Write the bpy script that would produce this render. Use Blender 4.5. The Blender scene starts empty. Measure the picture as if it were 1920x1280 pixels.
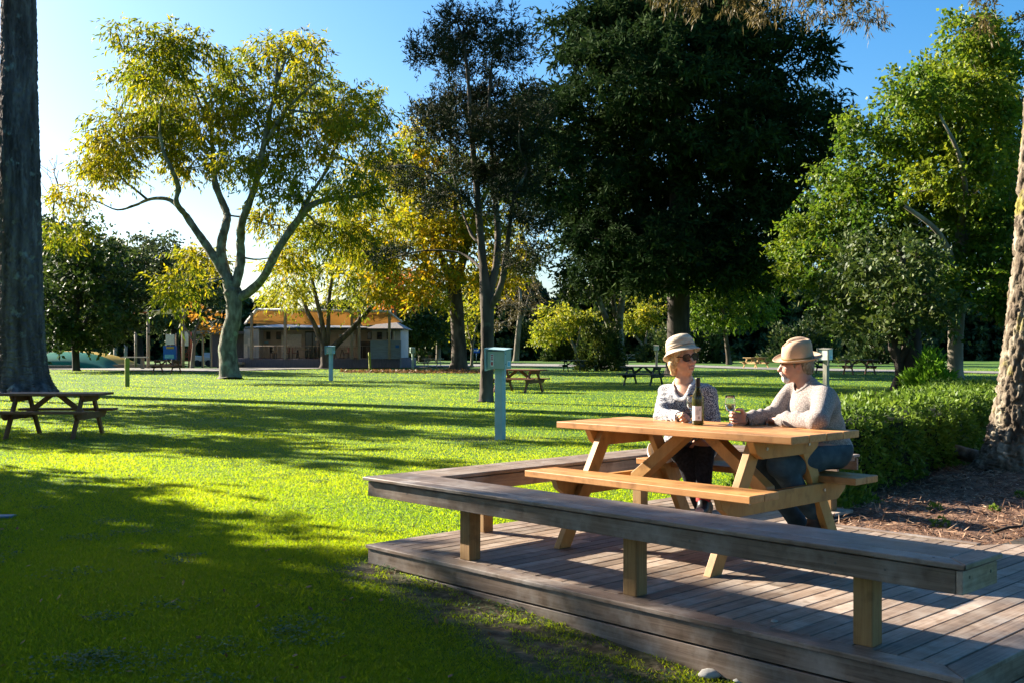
import bpy, math, random
import numpy as np
from mathutils import Vector, Matrix

C = bpy.context.scene.collection
SC = bpy.context.scene
PI = math.pi

# ------------------------------------------------------------------ camera, sky, sun, exposure
CAMH, FPX, HX, HY = 1.42, 1979.0, 960.0, 656.0
cam = bpy.data.cameras.new('camera')
cam.sensor_width = 36.0
cam.lens = FPX / 1920 * 36.0
cam.shift_y = (HY - 640) / 1920
cam.clip_start, cam.clip_end = 0.1, 3000
camo = bpy.data.objects.new('camera', cam)
camo.location = (0, 0, CAMH)
camo.rotation_euler = (PI / 2, 0, 0)
C.objects.link(camo)
SC.camera = camo

SUN_AZ = math.radians(-58.0)      # from +Y, negative = towards -X
SUN_EL = math.radians(25.0)
SDIR = Vector((math.sin(SUN_AZ) * math.cos(SUN_EL), math.cos(SUN_AZ) * math.cos(SUN_EL), math.sin(SUN_EL)))
w = bpy.data.worlds.new('World')
SC.world = w
w.use_nodes = True
nt = w.node_tree
nt.nodes.clear()
sky = nt.nodes.new('ShaderNodeTexSky')
sky.sky_type = 'NISHITA'
sky.sun_disc = False
sky.sun_elevation = SUN_EL
sky.sun_rotation = SUN_AZ
sky.altitude = 0
sky.air_density = 1.0
sky.dust_density = 1.5
sky.ozone_density = 4.0
bg = nt.nodes.new('ShaderNodeBackground')
bg.inputs['Strength'].default_value = 0.05
wo = nt.nodes.new('ShaderNodeOutputWorld')
hsv = nt.nodes.new('ShaderNodeHueSaturation')
hsv.inputs['Saturation'].default_value = 1.32
hsv.inputs['Hue'].default_value = 0.497
nt.links.new(sky.outputs[0], hsv.inputs['Color'])
nt.links.new(hsv.outputs[0], bg.inputs['Color'])
nt.links.new(bg.outputs[0], wo.inputs['Surface'])

sl = bpy.data.lights.new('sun', 'SUN')
sl.energy = 5.0
sl.angle = math.radians(0.5)
sl.color = (1.0, 0.90, 0.74)
so = bpy.data.objects.new('sun', sl)
so.rotation_euler = SDIR.to_track_quat('Z', 'Y').to_euler()
C.objects.link(so)

SC.view_settings.view_transform = 'Standard'
SC.view_settings.look = 'None'
SC.view_settings.exposure = 2.25
SC.view_settings.gamma = 1.0
cy = SC.cycles
cy.max_bounces = 7
cy.diffuse_bounces = 3
cy.glossy_bounces = 3
cy.transmission_bounces = 6
cy.transparent_max_bounces = 6
cy.caustics_reflective = False
cy.caustics_refractive = False
cy.sample_clamp_indirect = 6
cy.use_denoising = True
cy.use_adaptive_sampling = True
cy.adaptive_threshold = 0.015

# ------------------------------------------------------------------ helpers: photo pixels -> places
def at(px, py, d):
    return np.array(((px - HX) / FPX * d, d, CAMH - (py - HY) / FPX * d))

def gd(py, z=0.0):                       # distance of a point of height z that shows at row py
    return (CAMH - z) * FPX / (py - HY)

def smooth(t):
    t = np.clip(t, 0, 1)
    return t * t * (3 - 2 * t)

# deck frame: origin front-left corner, local x = along the front edge, y = towards the back
ORG = np.array((-0.927, 6.796))
UV = np.array((0.690, -0.7236)); VV = np.array((0.7236, 0.690))
DECK_Z = 0.17
DANG = math.atan2(-0.7236, 0.690)
def duv(u, v, z=0.0):
    p = ORG + UV * u + VV * v
    return np.array((p[0], p[1], z))
def to_uv(x, y):
    dx, dy = x - ORG[0], y - ORG[1]
    return dx * UV[0] + dy * UV[1], dx * VV[0] + dy * VV[1]

def gz(x, y):                            # height of the lawn
    x = np.asarray(x, float); y = np.asarray(y, float)
    def b(cx, cy_, r, h): return h * np.exp(-((x - cx) ** 2 + (y - cy_) ** 2) / (r * r))
    z = b(-1.2, 6.9, 1.6, .05) + b(1.6, 3.4, 1.9, -.12) + b(4.6, 10.4, 3.0, .10) + b(0.8, 4.4, 1.2, -.03)
    far = smooth((y - 14) / 20)
    z = z + far * .05 * np.sin(x * .11 + 1.3) * np.sin(y * .07 + .4)
    return z

# ------------------------------------------------------------------ helpers: objects
def link(o, parent=None):
    C.objects.link(o)
    if parent is not None:
        o.parent = parent
    return o

def tag(o, label=None, cat=None, group=None, kind=None):
    if label: o['label'] = label
    if cat: o['category'] = cat
    if group: o['group'] = group
    if kind: o['kind'] = kind
    return o

def thing(name, label, cat, loc=(0, 0, 0), rz=0.0, group=None, scale=1.0):
    o = bpy.data.objects.new(name, None)
    o.empty_display_size = .2
    o.location = [float(v) for v in loc]
    o.rotation_euler = (0, 0, rz)
    o.scale = (scale, scale, scale)
    link(o)
    return tag(o, label, cat, group)

def mesh_np(name, V, F, mat, parent=None, rnd=None, smooth_=False, col=None):
    """V (n,3); F (m,k) int array"""
    V = np.asarray(V, np.float32); F = np.asarray(F, np.int32)
    me = bpy.data.meshes.new(name)
    n, (m, k) = len(V), F.shape
    me.vertices.add(n); me.vertices.foreach_set('co', V.ravel())
    me.loops.add(m * k); me.loops.foreach_set('vertex_index', F.ravel())
    me.polygons.add(m)
    me.polygons.foreach_set('loop_start', np.arange(0, m * k, k, dtype=np.int32))
    if smooth_:
        me.polygons.foreach_set('use_smooth', np.ones(m, bool))
    me.update(calc_edges=True)
    if rnd is not None:
        a = me.attributes.new('rnd', 'FLOAT', 'FACE')
        a.data.foreach_set('value', np.asarray(rnd, np.float32))
    if col is not None:
        a = me.attributes.new('tint', 'FLOAT_COLOR', 'POINT')
        a.data.foreach_set('color', np.asarray(col, np.float32).ravel())
    if mat is not None:
        me.materials.append(mat)
    o = bpy.data.objects.new(name, me)
    return link(o, parent)

class MB:
    """collects polygons, builds one mesh object"""
    def __init__(self, seed=1):
        self.v, self.f, self.r, self.s = [], [], [], []
        self.rg = random.Random(seed)
    def add(self, vs, fs, rnd=None, sm=False):
        b = len(self.v)
        self.v.extend([tuple(float(c) for c in p) for p in vs])
        if rnd is None: rnd = self.rg.random()
        for f in fs:
            self.f.append(tuple(i + b for i in f)); self.r.append(rnd); self.s.append(sm)
    def box(self, x0, x1, y0, y1, z0, z1, rnd=None):
        self.hexa([(x0, y0, z0), (x1, y0, z0), (x1, y1, z0), (x0, y1, z0), (x0, y0, z1), (x1, y0, z1), (x1, y1, z1), (x0, y1, z1)], rnd)
    def hexa(self, p, rnd=None):
        self.add(p, [(3, 2, 1, 0), (4, 5, 6, 7), (0, 1, 5, 4), (1, 2, 6, 5), (2, 3, 7, 6), (3, 0, 4, 7)], rnd)
    def beam(self, p, q, side, w, h, rnd=None):
        """box from p to q; width w along 'side', height h along the third axis"""
        p, q, s = Vector(p), Vector(q), Vector(side).normalized()
        d = (q - p).normalized(); u = d.cross(s).normalized(); s = u.cross(d).normalized()
        a, b = s * w / 2, u * h / 2
        self.hexa([p - a - b, p + a - b, q + a - b, q - a - b, p - a + b, p + a + b, q + a + b, q - a + b], rnd)
    def prism(self, poly, axis_from, axis_to, fn, rnd=None):
        """extrude a 2-D outline; fn(a, b, t) -> xyz"""
        n = len(poly)
        vs = [fn(a, b, axis_from) for a, b in poly] + [fn(a, b, axis_to) for a, b in poly]
        fs = [tuple(range(n - 1, -1, -1)), tuple(range(n, 2 * n))] + [(i, (i + 1) % n, n + (i + 1) % n, n + i) for i in range(n)]
        self.add(vs, fs, rnd)
    def tube(self, pts, rad, n=8, rnd=None, cap=True, sm=True):
        V, F = tube_np(pts, rad, n)
        fs = [tuple(f) for f in F]
        if cap:
            m = len(pts)
            fs.append(tuple(range(n - 1, -1, -1))); fs.append(tuple(range((m - 1) * n, m * n)))
        self.add(V, fs, rnd, sm)
    def lathe(self, prof, n=24, c=(0, 0, 0), rnd=None, closed=False, sm=True):
        vs = []
        for r, z in prof:
            for k in range(n):
                a = 2 * PI * k / n
                vs.append((c[0] + r * math.cos(a), c[1] + r * math.sin(a), c[2] + z))
        fs = []
        m = len(prof)
        for i in range(m - 1 if not closed else m):
            j = (i + 1) % m
            for k in range(n):
                l = (k + 1) % n
                fs.append((i * n + k, i * n + l, j * n + l, j * n + k))
        self.add(vs, fs, rnd, sm)
    def build(self, name, mat, parent=None, bevel=0.0):
        me = bpy.data.meshes.new(name)
        me.from_pydata(self.v, [], self.f)
        me.polygons.foreach_set('use_smooth', np.array(self.s, bool))
        a = me.attributes.new('rnd', 'FLOAT', 'FACE')
        a.data.foreach_set('value', np.array(self.r, np.float32))
        if mat is not None: me.materials.append(mat)
        me.update()
        o = bpy.data.objects.new(name, me)
        link(o, parent)
        if bevel:
            b = o.modifiers.new('edge', 'BEVEL'); b.width = bevel; b.segments = 2; b.limit_method = 'ANGLE'
        return o

def tube_np(pts, rad, n=8):
    P = np.asarray(pts, float); m = len(P)
    rad = np.broadcast_to(np.asarray(rad, float), (m,))
    T = np.gradient(P, axis=0) if m > 2 else np.repeat((P[1] - P[0])[None], 2, 0)
    T /= np.linalg.norm(T, axis=1, keepdims=True) + 1e-9
    ref = np.array((1., 0, 0)) if abs(T[0][0]) < .8 else np.array((0, 1., 0))
    N = np.zeros_like(P); N[0] = np.cross(T[0], ref); N[0] /= np.linalg.norm(N[0])
    for i in range(1, m):
        v = N[i - 1] - T[i] * (N[i - 1] @ T[i])
        N[i] = v / (np.linalg.norm(v) + 1e-9)
    B = np.cross(T, N)
    a = np.linspace(0, 2 * PI, n, endpoint=False)
    V = P[:, None] + rad[:, None, None] * (N[:, None] * np.cos(a)[None, :, None] + B[:, None] * np.sin(a)[None, :, None])
    i = np.arange(m - 1)[:, None] * n; k = np.arange(n)[None]; l = (k + 1) % n
    F = np.stack([i + k, i + l, i + n + l, i + n + k], -1).reshape(-1, 4)
    return V.reshape(-1, 3), F

def copy_tree(o, parent=None, mats=None):
    c = o.copy(); C.objects.link(c); c.parent = parent
    if mats and c.type == 'MESH':
        for s in c.material_slots:
            sm = s.material
            if sm and sm.name in mats:
                s.link = 'OBJECT'; s.material = mats[sm.name]
    for ch in o.children:
        copy_tree(ch, c, mats)
    return c

# ------------------------------------------------------------------ helpers: materials
def newmat(name):
    m = bpy.data.materials.new(name); m.use_nodes = True
    t = m.node_tree; b = t.nodes['Principled BSDF']
    return m, t, b, t.nodes['Material Output']

def ramp(t, cols, lo=.3, hi=.7):
    r = t.nodes.new('ShaderNodeValToRGB')
    e = r.color_ramp.elements
    n = len(cols)
    while len(e) < n: e.new(.5)
    for i, c in enumerate(cols):
        e[i].position = lo + (hi - lo) * i / max(1, n - 1)
        e[i].color = (*c, 1)
    return r

def noise_mat(name, cols, scale=5., stretch=(1, 1, 1), detail=6., rough=.75, bump=.2, bscale=None, rnd=0., coord='Object', spec=.3,
              lo=.3, hi=.7, metallic=0., coat=0., distort=0., voro=False, spots=None):
    m, t, b, out = newmat(name)
    L = t.links.new
    tc = t.nodes.new('ShaderNodeTexCoord')
    vec = tc.outputs[coord]
    at_ = None
    if rnd:
        at_ = t.nodes.new('ShaderNodeAttribute'); at_.attribute_name = 'rnd'
        vm = t.nodes.new('ShaderNodeVectorMath'); vm.operation = 'MULTIPLY_ADD'
        L(at_.outputs['Fac'], vm.inputs[0]); vm.inputs[1].default_value = (17, 29, 11); L(vec, vm.inputs[2])
        vec = vm.outputs[0]
    mp = t.nodes.new('ShaderNodeMapping'); mp.inputs['Scale'].default_value = stretch
    L(vec, mp.inputs['Vector'])
    nz = t.nodes.new('ShaderNodeTexNoise')
    nz.inputs['Scale'].default_value = scale; nz.inputs['Detail'].default_value = detail; nz.inputs['Distortion'].default_value = distort
    L(mp.outputs[0], nz.inputs['Vector'])
    r = ramp(t, cols, lo, hi)
    L(nz.outputs['Fac'], r.inputs[0])
    col = r.outputs[0]
    if spots:                                     # (scale, threshold, colour)
        n2 = t.nodes.new('ShaderNodeTexNoise'); n2.inputs['Scale'].default_value = spots[0]; n2.inputs['Detail'].default_value = 5
        L(tc.outputs[coord], n2.inputs['Vector'])
        r2 = ramp(t, [(0, 0, 0), (1, 1, 1)], spots[1], spots[1] + .1)
        L(n2.outputs['Fac'], r2.inputs[0])
        mx = t.nodes.new('ShaderNodeMixRGB'); L(r2.outputs[0], mx.inputs[0]); L(col, mx.inputs[1]); mx.inputs[2].default_value = (*spots[2], 1)
        col = mx.outputs[0]
    if rnd:
        hs = t.nodes.new('ShaderNodeHueSaturation')
        mr = t.nodes.new('ShaderNodeMapRange'); mr.inputs['To Min'].default_value = 1 - rnd; mr.inputs['To Max'].default_value = 1 + rnd
        L(at_.outputs['Fac'], mr.inputs['Value']); L(mr.outputs[0], hs.inputs['Value']); L(col, hs.inputs['Color'])
        col = hs.outputs[0]
    L(col, b.inputs['Base Color'])
    b.inputs['Roughness'].default_value = rough
    b.inputs['Specular IOR Level'].default_value = spec
    b.inputs['Metallic'].default_value = metallic
    b.inputs['Coat Weight'].default_value = coat
    if bump:
        src = nz
        if bscale or voro:
            src = t.nodes.new('ShaderNodeTexVoronoi' if voro else 'ShaderNodeTexNoise')
            src.inputs['Scale'].default_value = bscale or scale
            if not voro: src.inputs['Detail'].default_value = 5
            L(mp.outputs[0], src.inputs['Vector'])
        bp = t.nodes.new('ShaderNodeBump'); bp.inputs['Strength'].default_value = bump; bp.inputs['Distance'].default_value = .02
        L(src.outputs['Distance' if voro else 'Fac'], bp.inputs['Height']); L(bp.outputs[0], b.inputs['Normal'])
    return m

def leaf_mat(name, cols, transl=.45, rough=.55, tcols=None, spec=.25):
    m, t, b, out = newmat(name)
    L = t.links.new
    a = t.nodes.new('ShaderNodeAttribute'); a.attribute_name = 'rnd'
    r = ramp(t, cols, 0., 1.); L(a.outputs['Fac'], r.inputs[0])
    L(r.outputs[0], b.inputs['Base Color']); b.inputs['Roughness'].default_value = rough
    b.inputs['Specular IOR Level'].default_value = spec
    tr = t.nodes.new('ShaderNodeBsdfTranslucent')
    if tcols:
        r2 = ramp(t, tcols, 0., 1.); L(a.outputs['Fac'], r2.inputs[0]); L(r2.outputs[0], tr.inputs['Color'])
    else:
        L(r.outputs[0], tr.inputs['Color'])
    mx = t.nodes.new('ShaderNodeMixShader'); mx.inputs[0].default_value = transl
    L(b.outputs[0], mx.inputs[1]); L(tr.outputs[0], mx.inputs[2]); L(mx.outputs[0], out.inputs['Surface'])
    return m

def flat(name, c, rough=.6, spec=.3, metallic=0.):
    return noise_mat(name, [tuple(v * .85 for v in c), tuple(min(1, v * 1.12) for v in c)], scale=9, rough=rough, spec=spec, bump=.08, metallic=metallic)

def wood_mat(name, stretch, cols, rnd=.2, rough=.6, weather=(.4, .4, .4), bump=.2):
    m, t, b, out = newmat(name); L = t.links.new
    tc = t.nodes.new('ShaderNodeTexCoord'); a = t.nodes.new('ShaderNodeAttribute'); a.attribute_name = 'rnd'
    vm = t.nodes.new('ShaderNodeVectorMath'); vm.operation = 'MULTIPLY_ADD'; vm.inputs[1].default_value = (17, 29, 11)
    L(a.outputs['Fac'], vm.inputs[0]); L(tc.outputs['Object'], vm.inputs[2])
    mp = t.nodes.new('ShaderNodeMapping'); mp.inputs['Scale'].default_value = stretch; L(vm.outputs[0], mp.inputs['Vector'])
    g1 = t.nodes.new('ShaderNodeTexNoise'); g1.inputs['Scale'].default_value = 1.; g1.inputs['Detail'].default_value = 6; g1.inputs['Roughness'].default_value = .7; g1.inputs['Distortion'].default_value = .4
    L(mp.outputs[0], g1.inputs['Vector'])
    r = ramp(t, cols, .3, .7); L(g1.outputs['Fac'], r.inputs[0])
    n2 = t.nodes.new('ShaderNodeTexNoise'); n2.inputs['Scale'].default_value = 3.5; n2.inputs['Detail'].default_value = 9; n2.inputs['Roughness'].default_value = .65
    L(vm.outputs[0], n2.inputs['Vector'])
    r2 = ramp(t, [(0, 0, 0), (.75, .75, .75)], .47, .72); L(n2.outputs['Fac'], r2.inputs[0])
    mx = t.nodes.new('ShaderNodeMixRGB'); L(r2.outputs[0], mx.inputs[0]); L(r.outputs[0], mx.inputs[1]); mx.inputs[2].default_value = (*weather, 1)
    n3 = t.nodes.new('ShaderNodeTexNoise'); n3.inputs['Scale'].default_value = 11; n3.inputs['Detail'].default_value = 4
    L(tc.outputs['Object'], n3.inputs['Vector'])
    r3 = ramp(t, [(.50, .45, .40), (1, 1, 1)], .30, .46); L(n3.outputs['Fac'], r3.inputs[0])
    mu = t.nodes.new('ShaderNodeMixRGB'); mu.blend_type = 'MULTIPLY'; mu.inputs[0].default_value = .7; L(mx.outputs[0], mu.inputs[1]); L(r3.outputs[0], mu.inputs[2])
    hs = t.nodes.new('ShaderNodeHueSaturation'); mr = t.nodes.new('ShaderNodeMapRange'); mr.inputs['To Min'].default_value = 1 - rnd; mr.inputs['To Max'].default_value = 1 + rnd
    L(a.outputs['Fac'], mr.inputs['Value']); L(mr.outputs[0], hs.inputs['Value']); L(mu.outputs[0], hs.inputs['Color']); L(hs.outputs[0], b.inputs['Base Color'])
    b.inputs['Roughness'].default_value = rough; b.inputs['Specular IOR Level'].default_value = .4
    bp = t.nodes.new('ShaderNodeBump'); bp.inputs['Strength'].default_value = bump; bp.inputs['Distance'].default_value = .006
    L(g1.outputs['Fac'], bp.inputs['Height']); L(bp.outputs[0], b.inputs['Normal'])
    return m
MT = {}
MT['deck_wood'] = wood_mat('deck_wood', (90, 1.6, 30), [(.12, .080, .056), (.215, .153, .112), (.325, .245, .185)], rnd=.36, rough=.55, weather=(.40, .345, .295))
MT['deck_wood_across'] = wood_mat('deck_wood_across', (1.6, 90, 60), [(.080, .054, .040), (.145, .104, .080), (.225, .17, .135)], rnd=.28, rough=.42, weather=(.32, .29, .265))
MT['post_wood'] = wood_mat('post_wood', (60, 60, 2), [(.17, .085, .028), (.245, .135, .045), (.33, .195, .07)], rnd=.15, rough=.7, weather=(.29, .18, .075))
MT['table_wood'] = wood_mat('table_wood', (1.4, 46, 46), [(.30, .125, .038), (.44, .20, .065), (.54, .27, .095)], rnd=.20, rough=.45, weather=(.55, .30, .12), bump=.06)
MT['leg_wood'] = wood_mat('leg_wood', (10, 10, 3), [(.32, .15, .035), (.42, .21, .055), (.50, .27, .08)], rnd=.12, rough=.5, weather=(.46, .27, .09), bump=.06)
for k, c in {'brown': (.21, .085, .036), 'dark': (.018, .035, .030), 'pale': (.46, .43, .34), 'straw': (.36, .23, .085), 'umber': (.15, .075, .045)}.items():
    MT['t_' + k] = noise_mat(k + '_table_paint', [tuple(v * .75 for v in c), tuple(v * 1.2 for v in c)], scale=4, stretch=(1, 8, 8), rough=.6, bump=.1, rnd=.12)
MT['bark_grey'] = noise_mat('grey_bark', [(.06, .052, .038), (.14, .128, .095), (.26, .245, .19)], scale=4.5, stretch=(1, 1, .45), detail=10, rough=.95, bump=1.0, bscale=11, spots=(2.6, .56, (.20, .23, .155)))
MT['bark_dark'] = noise_mat('dark_bark', [(.018, .014, .011), (.042, .033, .026), (.08, .065, .055)], scale=2.5, stretch=(1, 1, .3), detail=8, rough=.95, bump=.9, bscale=6)
MT['bark_brown'] = noise_mat('brown_bark', [(.03, .022, .016), (.075, .057, .042), (.14, .115, .088)], scale=2.5, stretch=(1, 1, .3), detail=8, rough=.95, bump=.9, bscale=7, spots=(1.7, .6, (.13, .15, .10)))
MT['bark_redwood'] = noise_mat('furrowed_bark', [(.035, .026, .026), (.10, .08, .08), (.19, .165, .16)], scale=3.0, stretch=(1.6, 1.6, .22), detail=10, rough=.95, bump=1.0, bscale=5, spots=(2.6, .62, (.22, .23, .21)))
MT['bark_lichen'] = noise_mat('lichen_bark', [(.05, .035, .024), (.13, .10, .07), (.26, .225, .17)], scale=9, stretch=(1, 1, .5), detail=10, rough=.95, bump=1.0, bscale=22, spots=(3.1, .58, (.20, .17, .035)), lo=.36, hi=.64)
MT['bark_pale'] = noise_mat('pale_bark', [(.08, .066, .05), (.16, .135, .10), (.27, .24, .19)], scale=2.2, stretch=(1, 1, .3), detail=8, rough=.9, bump=.6, bscale=6)
LV = {}
LV['autumn_green'] = leaf_mat('autumn_green_leaf', [(.07, .12, .008), (.17, .195, .008), (.34, .29, .008), (.36, .22, .012)], .55)
LV['yellow_green'] = leaf_mat('yellow_green_leaf', [(.08, .13, .012), (.20, .24, .014), (.34, .31, .015), (.42, .30, .015)], .5)
LV['gold'] = leaf_mat('golden_leaf', [(.11, .16, .010), (.27, .27, .010), (.46, .36, .010), (.55, .27, .010)], .5)
LV['conifer'] = leaf_mat('dark_conifer_leaf', [(.009, .021, .008), (.023, .045, .012), (.058, .085, .020)], .18, rough=.9, spec=.05)
LV['manuka'] = leaf_mat('olive_needle_leaf', [(.009, .017, .008), (.018, .028, .011), (.032, .038, .014), (.060, .048, .02)], .15, rough=.8, spec=.12)
LV['broad'] = leaf_mat('broad_green_leaf', [(.032, .080, .008), (.085, .15, .010), (.17, .22, .012), (.27, .27, .015)], .45)
LV['deep'] = leaf_mat('deep_green_leaf', [(.016, .036, .010), (.040, .070, .012), (.085, .115, .016), (.15, .16, .02)], .3)
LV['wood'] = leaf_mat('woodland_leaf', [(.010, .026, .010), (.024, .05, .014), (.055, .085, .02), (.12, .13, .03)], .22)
LV['hedge'] = leaf_mat('hedge_leaf', [(.055, .105, .012), (.13, .21, .018), (.24, .32, .035)], .42)
LV['bright'] = leaf_mat('bright_shrub_leaf', [(.06, .15, .012), (.12, .26, .015), (.21, .36, .02)], .5)
LV['sprig'] = leaf_mat('brown_sprig_leaf', [(.05, .05, .02), (.12, .095, .035), (.20, .14, .05)], .35)
LV['rust'] = leaf_mat('rust_leaf', [(.30, .16, .02), (.42, .20, .02), (.28, .09, .02)], .45)
# ------------------------------------------------------------------ vegetation builders
def leaf_quads(P, D, N, Ln, Wd):
    """diamond leaf per point: base P, direction D, normal N, length, width (arrays)"""
    D = D / (np.linalg.norm(D, axis=1, keepdims=True) + 1e-9)
    S = np.cross(D, N); S /= np.linalg.norm(S, axis=1, keepdims=True) + 1e-9
    Ln = np.broadcast_to(Ln, (len(P),))[:, None]; Wd = np.broadcast_to(Wd, (len(P),))[:, None]
    mid = P + D * Ln * .42
    V = np.stack([P, mid + S * Wd / 2, P + D * Ln, mid - S * Wd / 2], 1).reshape(-1, 3)
    F = np.arange(len(P) * 4).reshape(-1, 4)
    return V, F

def unit(rg, n):
    v = rg.normal(size=(n, 3)); return v / np.linalg.norm(v, axis=1, keepdims=True)

def grow(stems, targets, rg, step, twig, gamma=2.3, wander=.12, droop=0.0):
    """stems: list of (pts (n,3), radii (n,)); targets (m,3) -> list of tubes (pts, radii)"""
    pos, par, fixed = [], [], []
    for pts, rad, in stems:
        pts = np.asarray(pts, float); rad = np.asarray(rad, float)
        prev = -1
        if pos:
            d = np.linalg.norm(np.array(pos) - pts[0], axis=1); prev = int(d.argmin())
        for i in range(len(pts) - 1):
            n = max(1, int(np.linalg.norm(pts[i + 1] - pts[i]) / step))
            for k in range(n + (1 if i == len(pts) - 2 else 0)):
                t = k / n
                pos.append(pts[i] * (1 - t) + pts[i + 1] * t); fixed.append(rad[i] * (1 - t) + rad[i + 1] * t)
                par.append(prev); prev = len(pos) - 1
    A = np.zeros((len(pos) + len(targets) * 14 + 10, 3)); n0 = len(pos); A[:n0] = pos
    base_z = A[:n0, 2].min()
    top_ok = base_z + .30 * (A[:n0, 2].max() - base_z)
    pen = np.zeros(len(A)); pen[:n0] = np.where(A[:n0, 2] < top_ok, 3.0, 0.0)
    T = np.asarray(targets, float)
    if len(T):
        d0 = np.array([np.linalg.norm(A[:n0] - t, axis=1).min() for t in T])
        for j in np.argsort(d0):
            t = T[j]; n = len(pos)
            dv = A[:n] - t
            cost = np.linalg.norm(dv, axis=1) + pen[:n] + .35 * np.clip(A[:n, 2] - t[2], 0, None)
            k = int(cost.argmin()); p = A[k]; L = np.linalg.norm(t - p)
            m = int(np.clip(L / step, 1, 12))
            off = rg.normal(size=3) * L * wander
            off[2] += L * (.10 - droop)
            pr = k
            for q in range(1, m + 1):
                s = q / m
                x = p * (1 - s) + t * s + off * math.sin(PI * s) + rg.normal(size=3) * L * .02 * (q < m)
                A[len(pos)] = x; pos.append(x); par.append(pr); fixed.append(0); pr = len(pos) - 1
    n = len(pos); A = A[:n]
    acc = np.zeros(n); rad = np.zeros(n)
    nch = np.zeros(n, int)
    for i in range(n):
        if par[i] >= 0: nch[par[i]] += 1
    for i in range(n - 1, -1, -1):
        r = twig if nch[i] == 0 else acc[i] ** (1 / gamma)
        rad[i] = max(r, fixed[i]) if fixed[i] == 0 else fixed[i]
        if par[i] >= 0: acc[par[i]] += r ** gamma
    kids = [[] for _ in range(n)]
    roots = []
    for i in range(n):
        if par[i] >= 0:
            kids[par[i]].append(i)
            if fixed[i] == 0: rad[i] = min(rad[i], rad[par[i]] * .9)
        else: roots.append(i)
    tubes = []
    stack = [(r, None) for r in roots]
    while stack:
        i, frm = stack.pop()
        path = [] if frm is None else [frm]
        rr = [] if frm is None else [min(rad[frm], rad[i])]
        while True:
            path.append(i); rr.append(rad[i])
            if not kids[i]: break
            ks = sorted(kids[i], key=lambda k: -rad[k])
            for k in ks[1:]: stack.append((k, i))
            i = ks[0]
        if len(path) > 1:
            q = A[path].copy()
            for _ in range(3):
                if len(q) > 2: q[1:-1] = q[:-2] * .25 + q[1:-1] * .5 + q[2:] * .25
            tubes.append((q, np.array(rr)))
    return tubes

FINE_TOP = [6.0, .02]
def fine_bark(V, amp, rg):
    from mathutils import noise
    out = V.copy(); o = rg.uniform(0, 50, 3)
    c = V.copy()
    for i, v in enumerate(V):
        p = Vector((v[0] * 9 + o[0], v[1] * 9 + o[1], v[2] * 1.6 + o[2]))
        f = noise.noise(p) * .45
        q = Vector((v[0] * 16 + o[1] + .3 * f, v[1] * 16, v[2] * 4.5 + f))
        cell = noise.voronoi(q)[0]
        g2 = Vector((v[0] * 38, v[1] * 38, v[2] * 12)); c2 = noise.voronoi(g2)[0]
        r = -1.3 * max(0, .22 - (cell[1] - cell[0])) * 4 - .5 * max(0, .25 - (c2[1] - c2[0])) * 3 + .35 * noise.noise(Vector((v[0] * 60, v[1] * 60, v[2] * 34)))
        out[i] = f + r
    return out[:, 0] * amp

def tubes_mesh(tubes, thick, fine=0):
    Vs, Fs, b = [], [], 0
    for p, r in tubes:
        n = 16 if r.max() > thick else (7 if r.max() > thick * .25 else 4)
        if fine and r.max() > thick:
            n = 110
            q = np.linspace(0, 1, len(p)); m = int(np.linalg.norm(np.diff(p, axis=0), axis=1).sum() / fine); t = np.linspace(0, 1, m)
            p = np.stack([np.interp(t, q, p[:, k]) for k in range(3)], 1); r = np.interp(t, q, r)
            low = p[:, 2] < FINE_TOP[0]
            if low.sum() > 8:
                V, F = tube_np(p[low], r[low], n)
                ctr = np.repeat(p[low], n, 0); d = V - ctr; d /= np.linalg.norm(d, axis=1, keepdims=True) + 1e-9
                V = V + d * fine_bark(V, FINE_TOP[1], np.random.default_rng(3))[:, None]
                Vs.append(V); Fs.append(F + b); b += len(V)
            k0 = max(0, int(low.sum()) - 1); p = p[k0:]; r = r[k0:]; n = 16
            if len(p) < 3: continue
        V, F = tube_np(p, r, n)
        Vs.append(V); Fs.append(F + b); b += len(V)
    return np.concatenate(Vs), np.concatenate(Fs)

def rough_trunk(V, amp, freq, rg):
    """shallow fissures running along a trunk"""
    ph = rg.uniform(0, 6, 6)
    x, y, z = V.T
    n = np.sin(x * freq + ph[0] + 1.5 * np.sin(z * freq * .3)) * np.sin(y * freq + ph[1] + 1.3 * np.sin(z * freq * .23 + 2)) + .5 * np.sin((x + y) * freq * 2.1 + z * freq * .5 + ph[2])
    n2 = np.sin(x * 1.9 + ph[3]) * np.sin(z * .8 + ph[4]) + np.sin(y * 2.3 + z * .5 + ph[5])
    V = V.copy()
    V[:, 0] += amp * n + amp * .8 * n2; V[:, 1] += amp * n
    return V

def crown_targets(blobs, d, rg, spacing, depth_k, cdepth, fat=1.):
    """blobs: (px, py, rx, ry [, depth offset in m]) in photo pixels at distance d -> clump centres"""
    out, ids = [], []
    for bi, b in enumerate(blobs):
        c = at(b[0], b[1], d); rx, ry = b[2] / FPX * d * fat, b[3] / FPX * d * fat * 1.1
        rz = max(rx, ry) * depth_k
        c = c + np.array((0, b[4] if len(b) > 4 else rg.uniform(-.5, .5) * cdepth, 0))
        n = max(3, int(4.2 * (rx * ry * rz) ** (2 / 3.) / spacing ** 2))
        u = unit(rg, n) * (rg.uniform(.12, 1, n) ** .45)[:, None]
        p = c + u * np.array((rx, rz, ry))
        out.append(p); ids.append(np.full(n, bi))
    return np.concatenate(out), np.concatenate(ids)

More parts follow.
